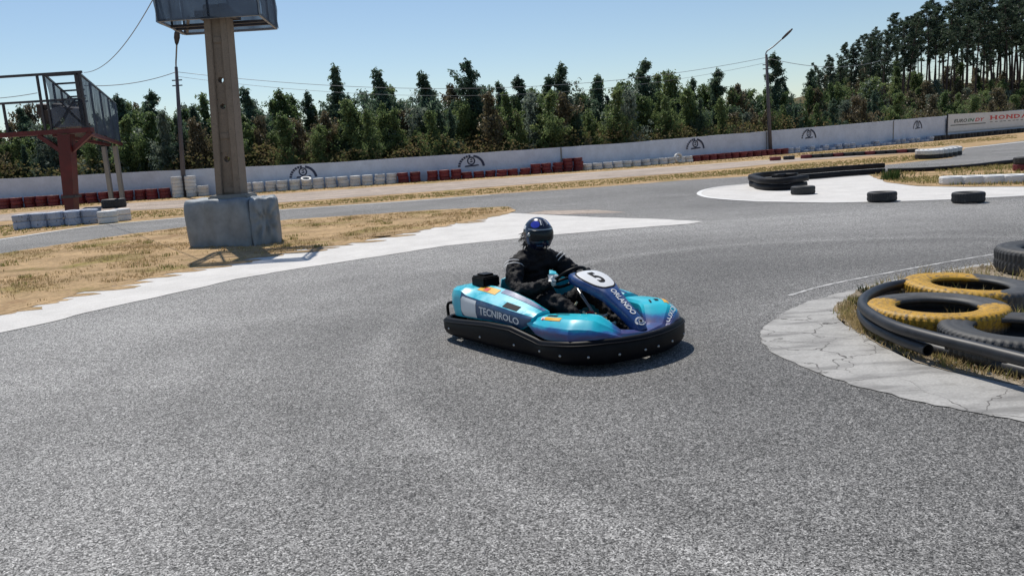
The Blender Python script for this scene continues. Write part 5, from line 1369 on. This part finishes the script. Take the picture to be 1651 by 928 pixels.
# ---- front panel (number shield)
CL = [(0.0, 0.900, 0.235), (0.10, 0.860, 0.290), (0.25, 0.765, 0.365), (0.42, 0.655, 0.440), (0.58, 0.555, 0.510), (0.72, 0.430, 0.570), (0.86, 0.290, 0.612), (0.95, 0.170, 0.615), (1.0, 0.105, 0.590)]
HW = [(0, 0.045), (0.1, 0.055), (0.25, 0.062), (0.42, 0.075), (0.55, 0.088), (0.66, 0.125), (0.78, 0.155), (0.88, 0.152), (0.96, 0.112), (1.0, 0.06)]
clx = smooth_path([(c[0], c[1], c[2]) for c in CL], 8)
def shield(t, k, off=0.0):
    x = np.interp(t, [c[0] for c in clx], [c[1] for c in clx]); z = np.interp(t, [c[0] for c in clx], [c[2] for c in clx]); h_ = interp(t, HW)
    e = 0.01; tx = np.interp(min(t + e, 1), [c[0] for c in clx], [c[1] for c in clx]) - np.interp(max(t - e, 0), [c[0] for c in clx], [c[1] for c in clx]); tz = np.interp(min(t + e, 1), [c[0] for c in clx], [c[2] for c in clx]) - np.interp(max(t - e, 0), [c[0] for c in clx], [c[2] for c in clx])
    n = np.array([tz, 0, -tx]); n /= max(np.linalg.norm(n), 1e-9)
    ak = abs(k); y = h_ * np.interp(ak, [0, .8, 1.0, 1.2], [0, .88, 1.0, 0.97]) * (1 if k >= 0 else -1)
    drop = np.interp(ak, [0, .6, .85, 1.0, 1.2], [0, 0.004, 0.014, 0.035, 0.085])
    return np.array([x, y, z]) + n * (off - drop)
mb = MB(); mb.grid(shield, list(np.linspace(0, 1, 40)), [-1.2, -1.1, -1.0, -.93, -.85, -.7, -.5, -.25, 0, .25, .5, .7, .85, .93, 1.0, 1.1, 1.2])
SH = kpart(mb, 'front_panel', 'kart_navy'); 
sm = SH.modifiers.new('thick', 'SOLIDIFY'); sm.thickness = 0.006; sm.offset = -1
def plate(name, t0, t1, kmax, mat, off, ell=True):
    mb = MB(); N = 28
    tm, tr = (t0 + t1) / 2, (t1 - t0) / 2
    V = [shield(tm, 0, off)]
    for rr in (0.5, 0.85, 1.0):
        for i in range(N):
            a = 2 * math.pi * i / N; c_, s_ = math.cos(a), math.sin(a)
            e = 0.62; V.append(shield(tm + tr * rr * np.sign(c_) * abs(c_) ** e, kmax * rr * np.sign(s_) * abs(s_) ** e * (1.0), off))
    F = [(0, 1 + i, 1 + (i + 1) % N) for i in range(N)] + [(1 + r * N + i, 1 + r * N + (i + 1) % N, 1 + (r + 1) * N + (i + 1) % N, 1 + (r + 1) * N + i) for r in range(2) for i in range(N)]
    mb.add(V, F); return kpart(mb, name, mat, parent=SH)
plate('plate_border', 0.600, 0.925, 0.82, 'print_black', 0.003)
plate('number_plate', 0.614, 0.912, 0.755, 'kart_white', 0.0055)
def shield_text(txt, t0, t1, kscale, name, mat, off, bold, rot):
    """rot 'read from the front': text up points towards the driver"""
    V, Fc = text_geo(txt, 1.0, bold); V, Fc = subdivide_flat(V, Fc, 0.2); w = np.ptp(V[:, 0]); hh = np.ptp(V[:, 1]); mb = MB(); P_ = []
    for v in V:
        a, b_ = v[0] / w, v[1] / hh
        if rot == 'up': t = (t0 + t1) / 2 + (t1 - t0) * b_; y = kscale * a * 2
        else: t = (t0 + t1) / 2 - (t1 - t0) * a; y = kscale * b_ * 2
        h_ = interp(t, HW); P_.append(shield(t, y / h_, off))
    mb.add(P_, Fc); return kpart(mb, name, mat, False, SH)
shield_text('5', 0.675, 0.850, 0.033, 'number', 'print_black', 0.008, 0.025, 'up')
shield_text('ORLANDO', 0.20, 0.575, 0.024, 'lettering', 'kart_white', 0.004, 0.02, 'along')
def disc(name, tc, r, mat, off, n=24, r_in=0.0):
    mb = MB(); V = []; 
    for rr in (r_in, r):
        for i in range(n):
            a = 2 * math.pi * i / n; t = tc + rr * math.sin(a) / 0.95; h_ = interp(tc, HW); V.append(shield(t, rr * math.cos(a) / h_, off))
    mb.add(V, [(i, (i + 1) % n, n + (i + 1) % n, n + i) for i in range(n)]); return kpart(mb, name, mat, parent=SH)
disc('badge', 0.105, 0.046, 'kart_white', 0.006, r_in=0.001)
disc('badge_ring', 0.105, 0.034, 'kart_navy', 0.009, r_in=0.024)
disc('badge_mark', 0.105, 0.013, 'print_black', 0.009, r_in=0.001)
# ---- steering, seat, tank, engine, cowl
mb = MB(); c = Vector((0.055, 0, 0.555)); ax = Vector((-0.62, 0, 0.78)).normalized(); sx_ = Vector((0, 1, 0)); ux = ax.cross(sx_)
mb.tube([c + (sx_ * math.cos(a) + ux * math.sin(a)) * 0.145 for a in np.linspace(0, 2 * math.pi, 29)[:-1]], 0.014, 8, closed=True)
for a in (0.3, math.pi - 0.3, -math.pi / 2): mb.tube([c, c + (sx_ * math.cos(a) + ux * math.sin(a)) * 0.14], 0.011, 6)
WHL = kpart(mb, 'steering_wheel', 'kart_black')
mb = MB(); mb.tube([c, (0.50, 0, 0.12)], 0.012, 8); kpart(mb, 'steering_column', 'alloy')
for s_ in (-1, 1):
    mb = MB(); mb.tube([(0.62, .13 * s_, .09), (0.66, .13 * s_, .20), (0.64, .06 * s_, .24)], 0.010, 8); mb.box((0.64, .10 * s_, .245), (.02, .09, .05)); kpart(mb, 'pedal', 'alloy')
mb = MB(); mb.tube(smooth_path([(0.50, -.20, .08), (0.52, -.20, .22), (0.56, -.16, .30), (0.58, -.08, .32)], 6), 0.011, 8); kpart(mb, 'panel_support', 'alloy')
mb = MB(); mb.tube(smooth_path([(0.50, .20, .08), (0.52, .20, .22), (0.56, .16, .30), (0.58, .08, .32)], 6), 0.011, 8); kpart(mb, 'panel_support', 'alloy')
mb = MB(); mb.box((0.30, 0, 0.17), (0.22, 0.20, 0.20)); tk = kpart(mb, 'fuel_tank', 'tank_plastic', True, bev=0.03)
mb = MB(); mb.lathe([(0.0, 0.035), (0.03, 0.035), (0.032, 0.0)], 14, c=(0.34, -0.04, 0.272)); kpart(mb, 'tank_cap', 'print_red', parent=tk)
def seat_fn(u, v):
    a = v; prof = smooth_path([(0.02, 0.16), (-0.12, 0.10), (-0.30, 0.09), (-0.44, 0.14), (-0.52, 0.30), (-0.58, 0.50)], 5)
    P_ = prof[int(round(u * (len(prof) - 1)))]; w = 0.20 + 0.02 * math.sin(u * 3); lift = 0.17 * abs(a) ** 3 * math.sin(min(1, u * 1.5) * math.pi * 0.75)
    return (P_[0] + lift * 0.5 * u, a * w, P_[1] + lift * (1 - 0.6 * u))
mb = MB(); mb.grid(seat_fn, list(np.linspace(0, 1, 26)), list(np.linspace(-1, 1, 15))); st = kpart(mb, 'seat', 'kart_black')
st.modifiers.new('thick', 'SOLIDIFY').thickness = 0.012
mb = MB(); mb.box((-0.64, -0.33, 0.22), (0.30, 0.24, 0.24)); mb.box((-0.66, -0.33, 0.37), (0.20, 0.18, 0.10)); kpart(mb, 'engine', 'dark_steel', False, bev=0.02)
mb = MB(); mb.box((-0.655, -0.36, 0.510), (0.20, 0.17, 0.10)); mb.box((-0.655, -0.36, 0.565), (0.13, 0.12, 0.025)); mb.box((-0.60, -0.38, 0.445), (0.10, 0.10, 0.07)); ab = kpart(mb, 'air_box', 'kart_black', False, bev=0.015)
mb = MB(); mb.tube(smooth_path([(-0.56, -0.40, .43), (-0.50, -0.43, .46), (-0.46, -0.42, .43), (-0.44, -.40, .38)], 5), 0.012, 8); kpart(mb, 'hose', 'kart_black')
def cowl(u, v):
    y = -0.16 + 0.52 * u; z = 0.18 + 0.34 * v - 0.03 * (2 * u - 1) ** 2; x = -0.80 + 0.10 * v + 0.05 * math.sin(u * math.pi) * (1 - v) * -1; return (x, y, z)
mb = MB(); mb.grid(cowl, list(np.linspace(0, 1, 14)), list(np.linspace(0, 1, 8))); cw = kpart(mb, 'rear_cowl', 'kart_teal'); cw.modifiers.new('thick', 'SOLIDIFY').thickness = 0.012
mb = MB(); mb.tube(smooth_path([(0.40, -0.12, 0.14), (0.46, -0.16, 0.26), (0.40, -0.17, 0.34)], 6), 0.010, 6); mb.tube(smooth_path([(0.18, -0.20, 0.12), (0.26, -0.19, 0.30), (0.30, -0.14, 0.40)], 6), 0.009, 6); kpart(mb, 'cable', 'tank_plastic')

# ================================================================== DRIVER
def skin_mesh(name, verts, edges, radii, root, mat, sub=2, disp=0.0):
    me = bpy.data.meshes.new(name); me.from_pydata(verts, edges, []); o = bpy.data.objects.new(name, me); COL.objects.link(o)
    md = o.modifiers.new('skin', 'SKIN'); md.use_smooth_shade = True; md.branch_smoothing = 0.6
    if not me.skin_vertices: me.skin_vertices.new()
    sv = me.skin_vertices[0].data
    for i, r in enumerate(radii): sv[i].radius = (r, r) if not isinstance(r, tuple) else r; sv[i].use_root = (i == root)
    ss = o.modifiers.new('sub', 'SUBSURF'); ss.levels = sub; ss.render_levels = sub
    if disp:
        tx = bpy.data.textures.new('folds', 'CLOUDS'); tx.noise_scale = 0.045; tx.noise_depth = 3
        dm = o.modifiers.new('disp', 'DISPLACE'); dm.texture = tx; dm.strength = disp; dm.texture_coords = 'LOCAL'; dm.mid_level = 0.5
    dg = bpy.context.evaluated_depsgraph_get(); dg.update()
    ev = bpy.data.meshes.new_from_object(o.evaluated_get(dg)); bpy.data.objects.remove(o); ev.name = name
    ev.materials.clear(); ev.materials.append(MATS[mat]); ev.polygons.foreach_set('use_smooth', [True] * len(ev.polygons)); return ev
bv = [(-0.36, 0, 0.24),          # 0 pelvis
      (-0.42, 0, 0.40), (-0.43, 0, 0.56), (-0.40, 0, 0.675), (-0.375, 0, 0.76), (-0.35, 0, 0.83),   # 1-5 spine, neck
      (-0.43, -0.20, 0.655), (-0.33, -0.285, 0.53), (-0.24, -0.325, 0.445), (-0.08, -0.27, 0.485), (0.035, -0.175, 0.535),    # right arm 6-10
      (-0.38, 0.20, 0.655), (-0.26, 0.275, 0.545), (-0.16, 0.305, 0.47), (-0.02, 0.255, 0.525), (0.065, 0.165, 0.575),      # left arm 11-15
      (-0.28, -0.13, 0.22), (-0.06, -0.185, 0.34), (0.13, -0.205, 0.395), (0.34, -0.18, 0.27), (0.54, -0.14, 0.15),         # right leg 16-20
      (-0.28, 0.13, 0.22), (-0.06, 0.185, 0.34), (0.13, 0.205, 0.395), (0.34, 0.18, 0.27), (0.54, 0.14, 0.15)]             # left leg 21-25
be = [(0, 1), (1, 2), (2, 3), (3, 4), (4, 5), (3, 6), (6, 7), (7, 8), (8, 9), (9, 10), (3, 11), (11, 12), (12, 13), (13, 14), (14, 15), (0, 16), (16, 17), (17, 18), (18, 19), (19, 20), (0, 21), (21, 22), (22, 23), (23, 24), (24, 25)]
br = [0.165, 0.165, 0.175, 0.155, 0.08, 0.07, 0.095, 0.080, 0.072, 0.058, 0.045, 0.095, 0.080, 0.072, 0.058, 0.045, 0.105, 0.095, 0.080, 0.062, 0.050, 0.105, 0.095, 0.080, 0.062, 0.050]
body = skin_mesh('person', bv, be, br, 0, 'suit_black', 3, 0.06)
DRV = link('person', body, None, (KX, KY, 0.008), (0, 0, KTH), 'seated driver in black suit and dark blue helmet gripping the kart steering wheel', 'person')
def dpart(mb, name, mat, smooth=True, parent=None):
    o = mb.build(name, mat, parent or DRV, smooth=smooth); fix_normals(o.data); return o
# helmet: shell with chin bar, visor, brow band, painted shapes
HC_ = Vector((-0.335, 0.0, 0.895)); HYAW = math.radians(-6)
HR = (0.148, 0.122, 0.148)
def hel(th, ph, k=1.0):
    """th: 0 = face direction, ph: -90..90"""
    x = math.cos(ph) * math.cos(th); y = math.cos(ph) * math.sin(th); z = math.sin(ph)
    chin = 1 + 0.10 * max(0, math.cos(th)) ** 2 * max(0, -z + 0.15)
    sq = 1 - 0.05 * max(0, -z) 
    p = Vector((x * HR[0] * chin, y * HR[1] * sq, z * HR[2])) * k
    p.rotate(Euler((0, math.radians(4), HYAW))); return HC_ + p
def helpatch(t0, t1, p0, p1, k, nu=24, nv=10):
    mb = MB(); mb.grid(lambda a, b: hel(math.radians(t0 + (t1 - t0) * a), math.radians(p0 + (p1 - p0) * b), k), list(np.linspace(0, 1, nu)), list(np.linspace(0, 1, nv))); return mb
mb = helpatch(-180, 180, -62, 90, 1.0, 49, 26); HEL = dpart(mb, 'helmet', 'helmet_navy')
mb = helpatch(-72, 72, -14, 21, 1.025, 30, 10); vis = dpart(mb, 'visor', 'visor', parent=HEL); vis.modifiers.new('t', 'SOLIDIFY').thickness = 0.004
mb = helpatch(-80, 80, 21, 25, 1.030, 30, 4); dpart(mb, 'brow_band', 'alloy', parent=HEL)
for s_ in (-1, 1):
    mb = MB(); V = [hel(math.radians(s_ * 52), math.radians(44), 1.012)]
    for i in range(18):
        a = 2 * math.pi * i / 18; V.append(hel(math.radians(s_ * 52 + 24 * math.cos(a)), math.radians(44 + 15 * math.sin(a)), 1.010))
    mb.add(V, [(0, 1 + i, 1 + (i + 1) % 18) for i in range(18)]); dpart(mb, 'blue_roundel', 'helmet_blue', parent=HEL)
    for a0, a1, b0, b1, mt in ((100, 128, 20, 32, 'kart_white'), (18, 24, 40, 64, 'kart_white'), (9, 12, 36, 66, 'alloy'), (40, 66, 63, 68, 'kart_white'), (20, 46, -34, -30, 'kart_panel'), (14, 50, -42, -39, 'alloy'), (76, 90, -30, 10, 'kart_panel')):
        mb = helpatch(s_ * a0, s_ * a1, b0, b1, 1.010, 8, 5); dpart(mb, 'helmet_mark', mt, parent=HEL)
    mb = MB(); p = hel(math.radians(s_ * 74), math.radians(4), 1.03); mb.lathe([(0, .008), (.016, .007), (.018, -.006)], 12); o_ = dpart(mb, 'visor_pivot', 'alloy', parent=HEL); o_.location = p; o_.rotation_euler = (p - HC_).to_track_quat('Z', 'Y').to_euler()
for t in (-8, 8):
    mb = MB(); p = hel(math.radians(t), math.radians(-40), 1.0); mb.box(p, (0.02, 0.012, 0.02)); dpart(mb, 'chin_vent', 'alloy', False, HEL)
# hair escaping behind the helmet
hmb = MB(); rs = np.random.default_rng(4)
for i in range(110):
    a = math.radians(180 + rs.normal(0, 34)); b = math.radians(rs.uniform(-45, 4)); p = hel(a, b, 0.97); d_ = (p - HC_).normalized(); pts = [p]
    for k in range(4):
        d_ = (d_ + Vector(rs.normal(0, 0.35, 3)) + Vector((0, 0, -0.25))).normalized(); pts.append(pts[-1] + d_ * 0.018)
    hmb.tube(pts, [0.004, 0.004, 0.0035, 0.003, 0.001], 4, caps=False)
dpart(hmb, 'hair', 'hair_dark')['kind'] = 'stuff'
# collar and sleeve stripes
mb = MB(); mb.lathe([(0.082, -0.03), (0.092, 0.0), (0.088, 0.035), (0.078, 0.04)], 22, c=(-0.365, 0, 0.755)); dpart(mb, 'collar', 'suit_black')
def ring_on_arm(a, b, r, wd, t, mat, name, ang0=0, ang1=2 * math.pi):
    a = Vector(a); b = Vector(b); d_ = (b - a).normalized(); c = a + (b - a) * t; u = d_.cross(Vector((0, 0, 1))).normalized(); w = u.cross(d_); mb = MB(); n = 16; V = []
    for off in (-wd / 2, wd / 2):
        for i in range(n + 1):
            q = ang0 + (ang1 - ang0) * i / n; V.append(c + d_ * off + (u * math.cos(q) + w * math.sin(q)) * r)
    mb.add(V, [(i, i + 1, n + 2 + i, n + 1 + i) for i in range(n)]); return dpart(mb, name, mat)
for t in (0.12, 0.30):
    ring_on_arm(bv[6], bv[7], 0.0935 - 0.002 * t, 0.007, t, 'glove_white', 'sleeve_stripe')
    ring_on_arm(bv[11], bv[12], 0.0935 - 0.002 * t, 0.007, t, 'glove_white', 'sleeve_stripe')
# hands closed round the wheel: palm and five unequal fingers
def hand(s_, ang, mat):
    rim = lambda a: c + (sx_ * math.cos(a) + ux * math.sin(a)) * 0.145
    g = rim(ang); tang = (rim(ang + 0.05) - rim(ang - 0.05)).normalized(); outw = (g - c).normalized()
    wrist = Vector(bv[10] if s_ < 0 else bv[15])
    V = []; E = []; R_ = []
    def vert(p, r): V.append(tuple(p)); R_.append(r); return len(V) - 1
    back = ax * 1.0
    pc = g + ax * 0.030 + outw * 0.012
    w0 = vert(wrist, 0.030); p0 = vert(wrist.lerp(pc, 0.6), 0.033); p1 = vert(pc, 0.030); E += [(w0, p0), (p0, p1)]
    body_ = skin_mesh('palm', V, E, R_, 1, mat, 2)
    gl = link('glove', body_, DRV)
    for f, (off, ln) in enumerate(((-0.033, 0.95), (-0.011, 1.05), (0.011, 1.0), (0.033, 0.80))):
        b0 = pc + tang * off
        pts = [b0 + outw * 0.004, b0 + outw * 0.030 * ln - ax * 0.010, b0 + outw * 0.026 * ln - ax * 0.046 * ln, b0 - outw * 0.004 - ax * 0.056 * ln]
        fm = skin_mesh('finger', [tuple(p) for p in pts], [(0, 1), (1, 2), (2, 3)], [0.0105, 0.0100, 0.0092, 0.0080], 0, mat, 2); link('finger', fm, gl)
    b0 = wrist.lerp(pc, 0.7) - tang * 0.03 * (1 if s_ < 0 else -1)
    up_ = -tang if (-tang).z > tang.z else tang
    pts = [wrist.lerp(pc, 0.75), pc + up_ * 0.040 - outw * 0.018, pc + up_ * 0.050 - outw * 0.032 - ax * 0.026, pc + up_ * 0.044 - outw * 0.026 - ax * 0.046]
    link('thumb', skin_mesh('thumb', [tuple(p) for p in pts], [(0, 1), (1, 2), (2, 3)], [0.014, 0.0115, 0.0105, 0.009], 0, mat, 2), gl)
hand(-1, math.pi - 0.15, 'glove_white'); hand(1, 0.25, 'glove_black')
# boots
for s_ in (-1, 1):
    mb = MB(); sec = [(0.47, 0.10, .045, .05), (0.53, 0.09, .048, .06), (0.60, 0.10, .045, .05), (0.63, 0.15, .042, .045), (0.635, 0.22, .036, .03)]
    mb.tube([(a, s_ * 0.135, b) for a, b, _, _ in sec], [q[2] for q in sec], 12); dpart(mb, 'boot', 'glove_black')
